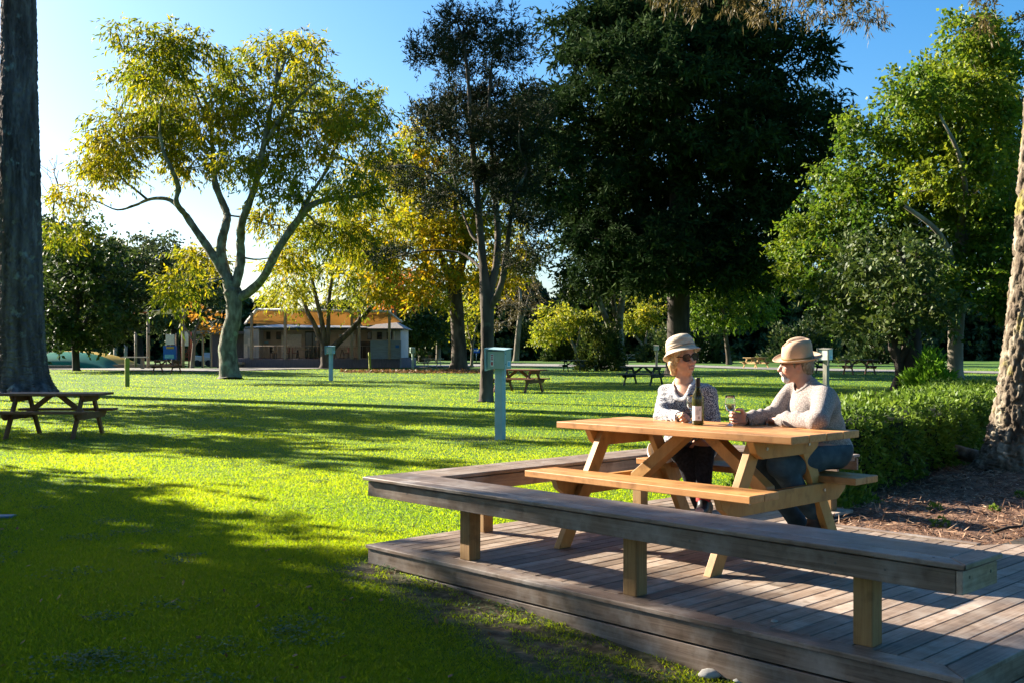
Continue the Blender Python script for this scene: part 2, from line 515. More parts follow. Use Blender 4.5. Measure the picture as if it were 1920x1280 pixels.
def tree(name, label, base, d, stems, blobs, leaf, bark, seed, cat='tree', spacing=.9, per=40, spread=.5, ll=.16, lw=.08, droop=.3, up=0., twig=.012,
         group=None, depth_k=.8, cdepth=None, step=.5, wander=.12, flat_k=.6, thick=.12, tone=.25, grad=0., bumps=0., bdroop=0., wob=0., extra_stems=(), layer=0., bare=0., fine=0, dens=2.0, lsz=1.0, lpt=9, fat=1.15, sp=.72):
    """stems: lists of (px, py, width px [, depth offset m])"""
    rg = np.random.default_rng(seed)
    B = at(base[0], base[1], d)
    root = thing(name, label, cat, (B[0], d, float(gz(B[0], d))), group=group)
    O = np.array(root.location)
    if cdepth is None:
        xs = [b[0] for b in blobs] or [0]
        cdepth = (max(xs) - min(xs)) / FPX * d * .6
    S = []
    for st in list(stems) + list(extra_stems):
        P = np.array([at(p[0], p[1], d) + np.array((0, p[3] if len(p) > 3 else 0, 0)) for p in st])
        R = np.array([p[2] / FPX * d / 2 for p in st])
        S.append((P - O, R))
    # finer, slightly crooked main stem
    S2 = []
    for P, R in S:
        t = np.linspace(0, len(P) - 1, (len(P) - 1) * 5 + 1)
        Pn = np.stack([np.interp(t, np.arange(len(P)), P[:, k]) for k in range(3)], 1)
        for _ in range(2):
            Pn[1:-1] = (Pn[:-2] + Pn[1:-1] * 2 + Pn[2:]) / 4
        Rn = np.interp(t, np.arange(len(P)), R)
        Pn[1:-1] += rg.normal(size=(len(Pn) - 2, 3)) * Rn[1:-1, None] * wob
        S2.append((Pn, Rn))
    if blobs:
        T, ids = crown_targets(blobs, d, rg, spacing * sp, depth_k, cdepth, fat); T = T - O
        if layer: T[:, 2] = np.round(T[:, 2] / layer) * layer + rg.normal(size=len(T)) * layer * .15
    else:
        T, ids = np.zeros((0, 3)), np.zeros(0, int)
    tubes = grow(S2, T, rg, step, twig, wander=wander, droop=bdroop)
    V, F = tubes_mesh(tubes, thick, fine)
    if bumps: V = rough_trunk(V, bumps, 9 / max(.1, S2[0][1][0]), rg)
    mesh_np('trunk', V, F, bark, root, smooth_=True)
    if len(T):
        keep = rg.uniform(size=len(T)) >= bare
        ll *= lsz; lw *= lsz
        n = max(2, int(per * dens)); nt = max(1, n // lpt); n = nt * lpt
        Tk, idk = T[keep], ids[keep]; M = len(Tk)
        # twiglets fan out of every clump; leaves sit along them on both sides
        td = unit(rg, M * nt); td[:, 2] = td[:, 2] * flat_k + up - .25 * droop
        cen = np.array([T[ids == k].mean(0) for k in range(int(ids.max()) + 1)])
        ow = Tk - cen[idk]; ow /= np.linalg.norm(ow, axis=1, keepdims=True) + .2
        td += .55 * np.repeat(ow, nt, 0); td /= np.linalg.norm(td, axis=1, keepdims=True) + 1e-6
        tl = spread * 1.9 * rg.uniform(.45, 1.15, M * nt)
        st = np.repeat(Tk, nt, 0) + rg.normal(size=(M * nt, 3)) * spread * .30
        f = (np.tile(np.arange(lpt), M * nt) + rg.uniform(0, 1, M * nt * lpt)) / lpt
        TD = np.repeat(td, lpt, 0); TL = np.repeat(tl, lpt)
        P = np.repeat(st, lpt, 0) + TD * (TL * f)[:, None]
        P[:, 2] -= droop * .35 * TL * f * f
        P += rg.normal(size=P.shape) * ll * .16
        D = TD * .7 + unit(rg, len(P)) * .75; D[:, 2] += up - droop
        N = unit(rg, len(P)); N[:, 2] += .6
        Lr = ll * rg.uniform(.6, 1.3, len(P)); Wr = lw * rg.uniform(.7, 1.25, len(P))
        LV_, LF = leaf_quads(P, D, N, Lr, Wr)
        z = (P[:, 2] - P[:, 2].min()) / (np.ptp(P[:, 2]) + 1e-6)
        cl = np.repeat(rg.uniform(-1, 1, len(Tk)), n)
        bl = rg.uniform(-1, 1, int(ids.max()) + 1)[np.repeat(idk, n)]
        r = np.clip(.42 + tone * .5 * cl + tone * .6 * bl + rg.normal(size=len(P)) * .14 + grad * (z - .5), 0, 1)
        mesh_np('crown', LV_, LF, leaf, root, rnd=r)
    return root

def bush(name, label, c, rad, leaf, seed, n=6000, ll=.06, lw=.03, cat='shrub', group=None, stems=True, up=.4, shell=.5, lumps=.25, bark=None, boxy=None):
    """c = base centre on the ground, rad = (rx, ry, height)"""
    rg = np.random.default_rng(seed)
    root = thing(name, label, cat, c, group=group)
    rx, ry, h = rad
    u = unit(rg, n); u[:, 2] = np.abs(u[:, 2])
    ph = rg.uniform(0, 6, 4)
    k = 1 + lumps * (np.sin(u[:, 0] * 5 + ph[0]) * np.sin(u[:, 2] * 6 + ph[1]) + .6 * np.sin(u[:, 1] * 9 + ph[2]))
    r = rg.uniform(shell, 1, n) ** .6 * k
    P = u * r[:, None] * np.array((rx, ry, h))
    D = u + unit(rg, n) * .8; D[:, 2] += up
    N = unit(rg, n) + u * .5
    V, F = leaf_quads(P, D, N, ll * rg.uniform(.6, 1.3, n), lw * rg.uniform(.7, 1.3, n))
    mesh_np('foliage', V, F, leaf, root, rnd=np.clip(.45 + .25 * (k - 1) / max(.01, lumps) + rg.normal(size=n) * .2, 0, 1))
    m = MB(seed)
    for i in range(7):
        a = rg.uniform(0, 6.28); q = rg.uniform(.2, .7)
        m.tube([(0, 0, -.02), (math.cos(a) * rx * q * .4, math.sin(a) * ry * q * .4, h * .4), (math.cos(a) * rx * q, math.sin(a) * ry * q, h * .8)], [rx * .03, rx * .02, rx * .008], 5)
    m.build('stem', bark or MT['bark_brown'], root)
    return root
# ------------------------------------------------------------------ the ground
def axis(lo, hi, near, far, c):
    out = [c]; s = near
    while out[-1] < hi: out.append(out[-1] + s); s = min(far, s * 1.06)
    s = near; neg = [c]
    while neg[-1] > lo: neg.append(neg[-1] - s); s = min(far, s * 1.06)
    return np.array(sorted(set(neg + out)))

DECK_POLY = [duv(0, 0)[:2], duv(3.83, 0)[:2], duv(3.83, 4.04)[:2], duv(2.72, 2.88)[:2], duv(1.5, 2.86)[:2], duv(1.5, 3.64)[:2], duv(0, 3.64)[:2]]
MULCH_POLY = [duv(1.45, 2.80)[:2], duv(2.72, 2.80)[:2], duv(3.9, 4.02)[:2], (7.5, 6.4), (10.5, 8.2), (10.5, 13.4), (6.6, 14.4), (4.6, 11.4), (3.0, 10.1), duv(1.1, 3.75)[:2]]

def inside(x, y, poly):
    x = np.asarray(x, float); y = np.asarray(y, float)
    c = np.zeros(x.shape, bool); n = len(poly)
    for i in range(n):
        x1, y1 = poly[i]; x2, y2 = poly[(i + 1) % n]
        k = ((y1 > y) != (y2 > y)) & (x < (x2 - x1) * (y - y1) / (y2 - y1 + 1e-12) + x1)
        c ^= k
    return c

def soil_amount(x, y):
    """bare earth along the front of the deck and at a few feet of posts"""
    u, v = to_uv(x, y)
    wv = .13 + .06 * np.sin(u * 2.3 + 1) + .04 * np.sin(u * 7.1) + .03 * np.sin(u * 15 + v * 9) + .40 * smooth((u - .2) / 1.6)
    a = smooth((u + .35 + .08 * np.sin(v * 14)) / .35) * (1 - smooth((-v - wv) / .26)) * (v < .12)
    a = a * (.80 + .20 * np.sin(u * 11 + 3 * np.sin(v * 13)) * np.sin(v * 17 + u * 5))
    p = at(900, 824, 16.7)
    a = np.maximum(a, .8 * np.exp(-(((x - p[0]) / .55) ** 2 + ((y - 16.8) / .22) ** 2)))
    p = at(1012, 825, 16.7)
    a = np.maximum(a, .35 * np.exp(-(((x - p[0]) / .5) ** 2 + ((y - 16.8) / .18) ** 2)))
    return a

gx = axis(-900, 900, .12, 60, .3); gy = axis(-40, 1500, .12, 60, 5.2)
GX, GY = np.meshgrid(gx, gy)
GZ = gz(GX, GY)
sa = soil_amount(GX, GY)
nx, ny = len(gx), len(gy)
ii = (np.arange(ny - 1)[:, None] * nx + np.arange(nx - 1)[None]).ravel()
GF = np.stack([ii, ii + 1, ii + nx + 1, ii + nx], 1)
def ground_mat():
    m, t, b, out = newmat('lawn_turf')
    L = t.links.new
    tc = t.nodes.new('ShaderNodeTexCoord')
    a = t.nodes.new('ShaderNodeAttribute'); a.attribute_name = 'tint'
    n1 = t.nodes.new('ShaderNodeTexNoise'); n1.inputs['Scale'].default_value = .55; n1.inputs['Detail'].default_value = 8
    L(tc.outputs['Object'], n1.inputs['Vector'])
    n2 = t.nodes.new('ShaderNodeTexNoise'); n2.inputs['Scale'].default_value = 14; n2.inputs['Detail'].default_value = 8
    L(tc.outputs['Object'], n2.inputs['Vector'])
    r1 = ramp(t, [(.025, .085, .014), (.055, .125, .016), (.11, .17, .016)], .32, .68); L(n1.outputs['Fac'], r1.inputs[0])
    r2 = ramp(t, [(.55, .55, .55), (1.25, 1.25, 1.25)], .3, .7); L(n2.outputs['Fac'], r2.inputs[0])
    mu = t.nodes.new('ShaderNodeMixRGB'); mu.blend_type = 'MULTIPLY'; mu.inputs[0].default_value = 1
    L(r1.outputs[0], mu.inputs[1]); L(r2.outputs[0], mu.inputs[2])
    r3 = ramp(t, [(.035, .024, .016), (.085, .06, .04), (.16, .12, .08)], .3, .7); L(n2.outputs['Fac'], r3.inputs[0])
    mx = t.nodes.new('ShaderNodeMixRGB'); L(a.outputs['Fac'], mx.inputs[0]); L(mu.outputs[0], mx.inputs[1]); L(r3.outputs[0], mx.inputs[2])
    L(mx.outputs[0], b.inputs['Base Color']); b.inputs['Roughness'].default_value = .9; b.inputs['Specular IOR Level'].default_value = .15
    bp = t.nodes.new('ShaderNodeBump'); bp.inputs['Strength'].default_value = .6; bp.inputs['Distance'].default_value = .05
    L(n2.outputs['Fac'], bp.inputs['Height']); L(bp.outputs[0], b.inputs['Normal'])
    return m
g = mesh_np('ground', np.stack([GX.ravel(), GY.ravel(), GZ.ravel()], 1), GF, ground_mat(), smooth_=True,
            col=np.stack([sa.ravel()] * 3 + [np.ones(sa.size)], 1))
tag(g, kind='structure')

# mown grass: blades, sparser and larger with distance
GRASS = leaf_mat('grass_blade', [(.006, .050, .018), (.012, .075, .022), (.030, .105, .024), (.12, .14, .05)], .56, rough=.6,
                 tcols=[(.15, .28, .004), (.31, .44, .005), (.46, .53, .006), (.44, .42, .04)], spec=.2)
rg = np.random.default_rng(5)
def grass():
    n = 1700000
    d = 1 / rg.uniform(1 / 78., 1 / 4.0, n)            # even over the view
    far = rg.uniform(size=n)
    x = rg.uniform(-.62, .62, n) * d
    y = d
    ok = ~inside(x, y, DECK_POLY) & ~inside(x, y, MULCH_POLY)
    s = soil_amount(x, y)
    ok &= rg.uniform(size=n) > np.clip(s * 1.08, 0, 1)
    x, y, d = x[ok], y[ok], d[ok]
    n = len(x)
    big = np.sin(x * 1.1 + 2 * np.sin(y * .37)) * np.sin(y * .9 + 1.7 * np.sin(x * .41)) + .5 * np.sin(x * 3.1 + y * 2.3)
    P = np.stack([x, y, gz(x, y) - .004], 1)
    D = unit(rg, n) * 1.1; D[:, 2] = 1
    N = unit(rg, n); N[:, 2] = 0
    h = (.014 + .016 * rg.uniform(size=n) ** 2 + .005 * big + .02 * (rg.uniform(size=n) > .985)) * (1 + d / 40)
    wd = .0033 * (1 + d / 11) * rg.uniform(.7, 1.3, n)
    V, F = leaf_quads(P, D, N, h, wd)
    big2 = np.sin(x * .43 + 1.5 * np.sin(y * .21 + 1)) * np.sin(y * .33 + np.sin(x * .27))
    r = np.clip(.40 + .13 * big + .12 * big2 + rg.normal(size=n) * .18 + (rg.uniform(size=n) > .97) * .4, 0, 1)
    o = mesh_np('grass', V, F, GRASS, rnd=r)
    tag(o, 'short mown green grass of the lawn', kind='stuff')
grass()

# gravel roads at the back, as thin sheets over the lawn
MT['gravel'] = noise_mat('pale_gravel', [(.10, .095, .085), (.165, .155, .14), (.23, .215, .195)], scale=3, detail=9, rough=.95, bump=.3, bscale=40)
def strip(name, pts, mat, z=.02):
    """pts: list of (px, row of far edge, row of near edge)"""
    V, F = [], []
    for i, (px, y0, y1) in enumerate(pts):
        for yy in (y0, y1):
            d = gd(yy, z); x = (px - HX) / FPX * d
            V.append((x, d, float(gz(x, d)) + z + .03))
        if i: F.append((2 * i - 2, 2 * i - 1, 2 * i + 1, 2 * i))
    return tag(mesh_np(name, V, F, mat), kind='structure')
strip('gravel_road', [(-60, 686, 691), (120, 688, 693), (260, 690, 696), (400, 691, 697), (520, 688, 693), (640, 686, 690), (760, 685, 689), (840, 684, 688), (960, 682, 686), (1120, 684, 688), (1300, 684, 688), (1420, 688, 692), (1600, 692, 697), (1750, 695, 699), (1900, 698, 702), (2050, 700, 704)], MT['gravel'])

# fallen leaves under the autumn trees
def litter(name, label, spans, n, size, mat, seed):
    r_ = np.random.default_rng(seed)
    P = []
    for (x0, x1, y0, y1) in spans:
        px = r_.uniform(x0, x1, n); py = r_.triangular(y0, (y0 + y1) / 2, y1, n)
        d = gd(py); x = (px - HX) / FPX * d
        P.append(np.stack([x, d, gz(x, d) + .06], 1))
    P = np.concatenate(P); m = len(P)
    D = unit(r_, m); D[:, 2] = D[:, 2] * .3 + .15; N = unit(r_, m) * .6; N[:, 2] += 1
    V, F = leaf_quads(P, D, N, size * r_.uniform(.6, 1.3, m), size * .6 * r_.uniform(.7, 1.2, m))
    return tag(mesh_np(name, V, F, mat, rnd=r_.uniform(size=m)), label, kind='stuff')
DRY = leaf_mat('dry_leaf', [(.09, .045, .022), (.16, .085, .032), (.25, .14, .045), (.15, .06, .025)], .25)
litter('fallen_leaves', 'brown fallen leaves in a band under the golden autumn tree', [(640, 920, 694.5, 699.5), (700, 900, 695, 698.5)], 2000, .20, DRY, 3)
litter('fallen_leaves', 'rust fallen leaves along the foot of the back woodland', [(1310, 1400, 671, 676), (1290, 1420, 670, 675)], 1500, .5, DRY, 4)

def near_leaves():
    r_ = np.random.default_rng(31); n = 260
    d = 1 / r_.uniform(1 / 26., 1 / 4.2, n); x = r_.uniform(-.55, .5, n) * d
    ok = ~inside(x, d, DECK_POLY) & ~inside(x, d, MULCH_POLY); x, d = x[ok], d[ok]; n = len(x)
    D = unit(r_, n); D[:, 2] = D[:, 2] * .3 + .1; N = unit(r_, n) * .5; N[:, 2] += 1
    V, F = leaf_quads(np.stack([x, d, gz(x, d) + .022], 1), D, N, r_.uniform(.03, .06, n), r_.uniform(.012, .03, n))
    tag(mesh_np('fallen_leaves', V, F, DRY, rnd=r_.uniform(size=n)), 'few small dry leaves scattered over the near lawn', kind='stuff')
near_leaves()
def clover():
    r_ = np.random.default_rng(41); P = []
    for k in range(70):
        d = 1 / r_.uniform(1 / 22., 1 / 4.3); x = r_.uniform(-.55, .3) * d; q = r_.uniform(.06, .22); m = int(60 + 500 * q)
        a = r_.uniform(0, 2 * PI, m); rr = q * r_.uniform(0, 1, m) ** .6
        P.append(np.stack([x + rr * np.cos(a) * 1.5, d + rr * np.sin(a), r_.uniform(.012, .03, m)], 1))
    P = np.concatenate(P); P = P[~inside(P[:, 0], P[:, 1], DECK_POLY) & ~inside(P[:, 0], P[:, 1], MULCH_POLY)]; n = len(P)
    P[:, 2] += gz(P[:, 0], P[:, 1])
    D = unit(r_, n); D[:, 2] *= .25; N = unit(r_, n) * .35; N[:, 2] += 1
    V, F = leaf_quads(P, D, N, r_.uniform(.012, .022, n), r_.uniform(.010, .018, n))
    mt = leaf_mat('clover_leaf', [(.02, .075, .02), (.05, .12, .03), (.10, .17, .06)], .35)
    tag(mesh_np('clover', V, F, mt, rnd=r_.uniform(size=n)), 'small patches of darker clover in the near lawn', kind='stuff')
clover()
# mulch bed beside the deck
def mulch():
    n = 120
    xs = np.linspace(1.0, 10.5, 150); ys = np.linspace(6.0, 13.8, 130)
    X, Y = np.meshgrid(xs, ys)
    rr = np.random.default_rng(8)
    Z = .115 + .018 * np.sin(X * 2.1 + 1) * np.sin(Y * 1.7) + .010 * np.sin(X * 7 + Y * 3) * np.sin(Y * 6.1 - X * 2) + rr.normal(size=X.shape) * .006
    u, v = to_uv(X, Y)
    Z -= .02 * (1 - smooth((v - 2.86) / .15)) * (u > 1.5)
    Z += .10 * np.exp(-((X - 5.05) ** 2 + (Y - 10.7) ** 2) / .9)
    m = inside(X, Y, MULCH_POLY)
    fc = m[:-1, :-1] & m[1:, :-1] & m[:-1, 1:] & m[1:, 1:]
    i = (np.arange(len(ys) - 1)[:, None] * len(xs) + np.arange(len(xs) - 1)[None])
    F = np.stack([i, i + 1, i + len(xs) + 1, i + len(xs)], -1)[fc]
    mt = noise_mat('bark_mulch', [(.05, .026, .016), (.125, .066, .04), (.22, .13, .08)], scale=9, detail=10, rough=.95, bump=1., bscale=24)
    o = mesh_np('mulch_bed', np.stack([X.ravel(), Y.ravel(), Z.ravel()], 1), F, mt, smooth_=True)
    tag(o, kind='structure')
    n = 60000
    x = rr.uniform(1.4, 8.5, n); y = rr.uniform(6.3, 13.2, n)
    ok = inside(x, y, MULCH_POLY); x, y = x[ok], y[ok]; n = len(x)
    P = np.stack([x, y, .125 + .018 * np.sin(x * 2.1 + 1) * np.sin(y * 1.7) + rr.uniform(-.01, .02, n) + .10 * np.exp(-((x - 5.05) ** 2 + (y - 10.7) ** 2) / .9)], 1)
    D = unit(rr, n); D[:, 2] *= .22; N = unit(rr, n) * .7; N[:, 2] += 1
    V, F = leaf_quads(P, D, N, rr.uniform(.03, .11, n), rr.uniform(.004, .012, n))
    mt = leaf_mat('dry_needle', [(.08, .036, .02), (.18, .09, .05), (.30, .175, .105), (.44, .30, .20)], .12)
    tag(mesh_np('mulch_litter', V, F, mt, rnd=rr.uniform(size=n)), 'dry brown needles and bark chips over the mulch bed', kind='stuff')
mulch()
# pebbles in front of the deck
MT['stone'] = noise_mat('pale_stone', [(.28, .27, .25), (.45, .43, .40)], scale=12, rough=.9, bump=.4)
def stone(px, py, z, r, label, seed):
    d = gd(py, z); p = at(px, py, d); r_ = np.random.default_rng(seed)
    m = MB(seed); n = 10
    prof = [(0.001, -.5), (.6, -.42), (.95, -.1), (1, .1), (.75, .45), (.35, .6), (.001, .62)]
    m.lathe([(a * r, b * r) for a, b in prof], n)
    m.v = [(x * 1.25 + .12 * r * math.sin(9 * z_ / r + x * 30), y * r_.uniform(.9, 1.1), z_) for x, y, z_ in m.v]
    o = m.build('stone', MT['stone']); o.location = (p[0], p[1], p[2] + r * .25)
    tag(o, label, 'stone')
stone(1331, 1268, -.08, .042, 'pale rounded stone in the dark soil below the deck fascia', 1)
stone(1452, 1165, DECK_Z, .014, 'small pale pebble lying on the deck boards by the front bench', 2)
stone(1389, 1277, -.08, .028, 'small pale stone in the soil near the bottom edge, beside a rounder one', 3)
# ------------------------------------------------------------------ timber deck
deck = thing('timber_deck', 'low weathered grey timber deck with two fascia boards under the picnic table', 'deck', (ORG[0], ORG[1], 0), DANG)
def deck_end(u):
    if u < 1.5: return 3.64
    if u < 2.72: return 2.80
    return (.019 + .7236 * u) / .69
m = MB(11)
u = .118
while u < 3.70:
    u1 = min(u + .0915, 3.708)
    cuts = [.114]
    q = m.rg.uniform(.8, 2.4)
    e0, e1 = deck_end(u + .001), deck_end(u1 - .001)
    if abs(e0 - e1) > .3: e0 = e1 = min(e0, e1)
    while q < min(e0, e1) - .5:
        cuts.append(q); q += m.rg.uniform(1.5, 2.4)
    for i, c in enumerate(cuts):
        last = i == len(cuts) - 1
        a0 = e0 if last else cuts[i + 1] - .003; a1 = e1 if last else cuts[i + 1] - .003
        t = DECK_Z + m.rg.uniform(-.0012, .0012)
        m.hexa([(u, c, t - .024), (u1, c, t - .024), (u1, a1, t - .024), (u, a0, t - .024), (u, c, t), (u1, c, t), (u1, a1, t), (u, a0, t)])
    u += .1
m.build('floor_boards', MT['deck_wood_across'] if False else MT['deck_wood'], deck, bevel=.0025)
m = MB(12)
Z0, Z1 = DECK_Z - .022, DECK_Z + .001
m.hexa([(-.012, -.012, Z0), (3.842, -.012, Z0), (3.715, .110, Z0), (.112, .110, Z0), (-.012, -.012, Z1), (3.842, -.012, Z1), (3.715, .110, Z1), (.112, .110, Z1)], .8)
m.build('border_board', MT['deck_wood_across'], deck, bevel=.003)
m = MB(13)
m.hexa([(-.012, -.008, Z0), (.108, .114, Z0), (.108, 3.64, Z0), (-.012, 3.64, Z0), (-.012, -.008, Z1), (.108, .114, Z1), (.108, 3.64, Z1), (-.012, 3.64, Z1)], .45)
m.build('border_board', MT['deck_wood'], deck, bevel=.003)
m = MB(14)
m.hexa([(3.842, -.008, Z0), (3.842, 4.03, Z0), (3.720, 3.92, Z0), (3.720, .114, Z0), (3.842, -.008, Z1), (3.842, 4.03, Z1), (3.720, 3.92, Z1), (3.720, .114, Z1)], .3)
m.build('border_board', MT['deck_wood'], deck, bevel=.003)
m = MB(15)
m.box(1.5, 2.72, 2.803, 2.868, DECK_Z - .02, DECK_Z + .010, .97)
o = m.build('border_board', MT['deck_wood_across'], deck, bevel=.003); o['label'] = 'pale border board along the mulch'
def fascia(nm, a, b, seed):
    for k, (z0, z1, off) in enumerate(((.050, .144, 0.0), (-.075, .040, .004))):
        m = MB(seed + k); ax, ay = a; bx_, by = b
        dx, dy = bx_ - ax, by - ay; L = math.hypot(dx, dy); nx_, ny_ = dy / L, -dx / L
        t = .022
        p = [(ax - nx_ * off, ay - ny_ * off), (bx_ - nx_ * off, by - ny_ * off)]
        i0 = [(x - nx_ * t, y - ny_ * t) for x, y in p]
        m.hexa([(*p[0], z0), (*p[1], z0), (*i0[1], z0), (*i0[0], z0), (*p[0], z1), (*p[1], z1), (*i0[1], z1), (*i0[0], z1)], .35 + .3 * k)
        m.build('fascia_board', MT['deck_wood_across'] if abs(dx) > abs(dy) else MT['deck_wood'], deck, bevel=.003)
fascia('f', (0, 0), (3.83, 0), 20)
fascia('f', (3.83, .002), (3.83, 4.03), 24)
fascia('f', (0, 3.63), (0, .002), 28)
m = MB(30)
m.box(.04, 3.78, .04, 2.78, -.2, .140); m.box(.04, 1.48, 2.79, 3.6, -.2, .140); m.box(2.74, 3.78, 2.79, 3.75, -.2, .140)
m.build('dark_underfill', MT['bark_dark'], deck)  # solid dark box standing for the shade seen through the board gaps
# ------------------------------------------------------------------ perimeter bench
bench = thing('perimeter_bench', 'long low weathered grey bench on square posts around the deck edge', 'bench', (ORG[0], ORG[1], DECK_Z), DANG)
BT = .4375
MT['dark_screw'] = flat('dull_screw', (.10, .095, .09), rough=.4)
def bcap(poly, rnd, mat, seed, t=.022):
    m = MB(seed); m.prism(poly, BT - t, BT, lambda a, b, z: (a, b, z), rnd)
    return m.build('seat_board', mat, bench, bevel=.004)
A_, B_ = MT['deck_wood_across'], MT['deck_wood']
bcap([(-.026, -.026), (3.85, -.026), (3.745, .086), (-.026, .086)], .85, A_, 40)
bcap([(-.026, .090), (3.741, .090), (3.741, .334), (-.026, .334)], .55, A_, 41)
bcap([(3.85, -.014), (3.85, .334), (3.746, .334), (3.746, .090)], .35, B_, 42)
bcap([(-.026, .338), (.088, .338), (.088, 3.655), (-.026, 3.655)], .4, B_, 43)
bcap([(.092, .338), (.322, .338), (.322, 3.310), (.092, 3.545)], .3, B_, 44)
bcap([(.326, 3.312), (1.46, 3.312), (1.46, 3.545), (.096, 3.545)], .92, A_, 45)
bcap([(.092, 3.549), (1.46, 3.549), (1.46, 3.655), (.092, 3.655)], .8, A_, 46)
def bface(x0, x1, y0, y1, mat, seed, rnd):
    m = MB(seed); m.box(x0, x1, y0, y1, BT - .122, BT - .031, rnd); m.build('apron_board', mat, bench, bevel=.003)
bface(0, 3.805, 0, .024, A_, 50, .4)
bface(.30, 3.805, .298, .322, A_, 51, .4)
bface(3.807, 3.833, 0, .322, B_, 52, .9)
bface(0, .024, .026, 3.64, B_, 53, .35)
bface(.284, .308, .324, 3.31, B_, 54, .30)
bface(.31, 1.45, 3.325, 3.349, A_, 55, .95)
bface(.026, 1.45, 3.62, 3.644, A_, 56, .8)
m = MB(57); m.box(.026, 3.8, .026, .296, BT - .05, BT - .024, .1); m.box(.026, .282, .3, 3.6, BT - .05, BT - .024, .1); m.box(.3, 1.44, 3.35, 3.61, BT - .05, BT - .024, .1)
m.build('rail_frame', B_, bench)
for i, (pu, pv) in enumerate([(.765, .12), (2.035, .126), (3.306, .135), (.105, .83), (.105, 1.72), (.06, 2.57), (.44, 3.43), (1.25, 3.43)]):
    m = MB(60 + i); m.box(pu, pu + .088, pv, pv + .088, .0005, BT - .051)
    m.build('post', MT['post_wood'], bench, bevel=.004)

for x, y, z in ((3.70, .04, BT + .0005), (3.80, .28, BT + .0005)):
    m = MB(1); m.lathe([(.001, .001), (.006, .001), (.006, -.003)], 10, (x, y, z)); m.build('screw', MT['dark_screw'], bench)
for x, z in ((3.52, BT - .07), (3.30, BT - .075), (2.55, BT - .08), (1.28, BT - .078), (.40, BT - .072)):
    m = MB(1); m.box(x - .005, x + .005, -.0012, .002, z - .005, z + .005); m.build('screw', MT['dark_screw'], bench)
for y, z in ((.06, BT - .06), (.26, BT - .065)):
    m = MB(1); m.box(3.832, 3.8345, y - .006, y + .006, z - .006, z + .006); m.build('screw', MT['dark_screw'], bench)

# ------------------------------------------------------------------ picnic tables
def make_table(label, loc, rz, group):
    t = thing('picnic_table', label, 'picnic table', loc, rz, group)
    H, SH, L = .77, .47, 1.80
    m = MB(71)
    for k in range(4):
        y0 = -.375 + k * .189; m.box(-L / 2, L / 2, y0, y0 + .183, H - .042, H + (k % 2) * .001)
    m.build('tabletop', MT['table_wood'], t, bevel=.004)
    for s in (-1, 1):
        m = MB(72 + s)
        for k in range(2):
            y0 = .425 + k * .142; a, b = sorted((s * y0, s * (y0 + .138)))
            m.box(-L / 2 + .03, L / 2 - .05, a, b, SH - .042, SH)
        m.build('seat', MT['table_wood'], t, bevel=.004)
    for s in (-1, 1):
        xa, xb = s * .602, s * .648
        m = MB(80 + s)
        m.prism([(-.37, H - .043), (.37, H - .043), (.33, H - .115), (.27, H - .148), (-.27, H - .148), (-.33, H - .115)], xa, xb, lambda a, b, x: (x, a, b))
        m.build('top_support', MT['leg_wood'], t, bevel=.003)
        m = MB(84 + s)
        m.prism([(-.69, SH - .043), (.69, SH - .043), (.665, SH - .10), (.58, SH - .155), (-.58, SH - .155), (-.665, SH - .10)], xa, xb, lambda a, b, x: (x, a, b))
        m.build('seat_support', MT['leg_wood'], t, bevel=.003)
        for q in (-1, 1):
            m = MB(90 + s * 2 + q)
            y1, y0 = q * .66, q * .235; hw = .054
            m.prism([(y1 - hw, 0), (y1 + hw, 0), (y0 + hw, H - .043), (y0 - hw, H - .043)], s * .552, s * .600, lambda a, b, x: (x, a, b))
            m.build('leg', MT['leg_wood'], t, bevel=.003)
        m = MB(100 + s)
        xo, zo, xi, zi = s * .545, SH - .155, s * .14, H - .046
        m.prism([(xo, zo), (xo - s * .02 + s * .0, zo + .115), (xi + s * .0, zi), (xi - s * .115, zi)] if s > 0 else [(xo, zo), (xi - s * .115, zi), (xi, zi), (xo - s * .02, zo + .115)], -.046, .046, lambda a, b, y: (a, y, b))
        m.build('brace', MT['leg_wood'], t, bevel=.003)
    return t
MT['galv'] = noise_mat('galvanised_steel', [(.38, .38, .37), (.55, .55, .54)], scale=20, rough=.45, metallic=.8, bump=0)
TGRP = 'picnic tables out on the lawn'
tc_ = duv(1.51, 1.49)
table = make_table('new orange pine picnic table on the deck where two people sit', (tc_[0], tc_[1], DECK_Z + .0005), DANG, None)
def table_bolts(t, H=.77, SH=.47):
    for s in (-1, 1):
        for yy in (-.23, .23, -.41, .41):
            m = MB(106 + s)
            zz = H - .09 if abs(yy) < .3 else SH - .085
            x0 = s * .648
            vs = [(x0, yy + .011 * math.cos(k * PI / 4), zz + .011 * math.sin(k * PI / 4)) for k in range(8)] + [(x0 + s * .006, yy + .010 * math.cos(k * PI / 4), zz + .010 * math.sin(k * PI / 4)) for k in range(8)]
            m.add(vs, [tuple(range(8, 16)), tuple(range(7, -1, -1))] + [(k, (k + 1) % 8, 8 + (k + 1) % 8, 8 + k) for k in range(8)])
            m.build('bolt', MT['galv'], t)
def lawn_table(px, py, rz, col, label, scale=1.0, group=TGRP):
    d = gd(py); x = (px - HX) / FPX * d
    c = copy_tree(table, None, {'table_wood': MT['t_' + col], 'leg_wood': MT['t_' + col]})
    c.location = (x, d, float(gz(x, d))); c.rotation_euler = (0, 0, math.radians(rz)); c.scale = (scale,) * 3
    return tag(c, label, 'picnic table', group)
lawn_table(104, 817, 0, 'brown', 'reddish brown picnic table on the lawn before the big furrowed trunk', .93)
lawn_table(972, 735.5, -28, 'brown', 'brown picnic table behind the big pale blue power pedestal', 1.0)
lawn_table(1206, 721, -30, 'dark', 'dark green picnic table on the lawn just behind the woman', 1.0)
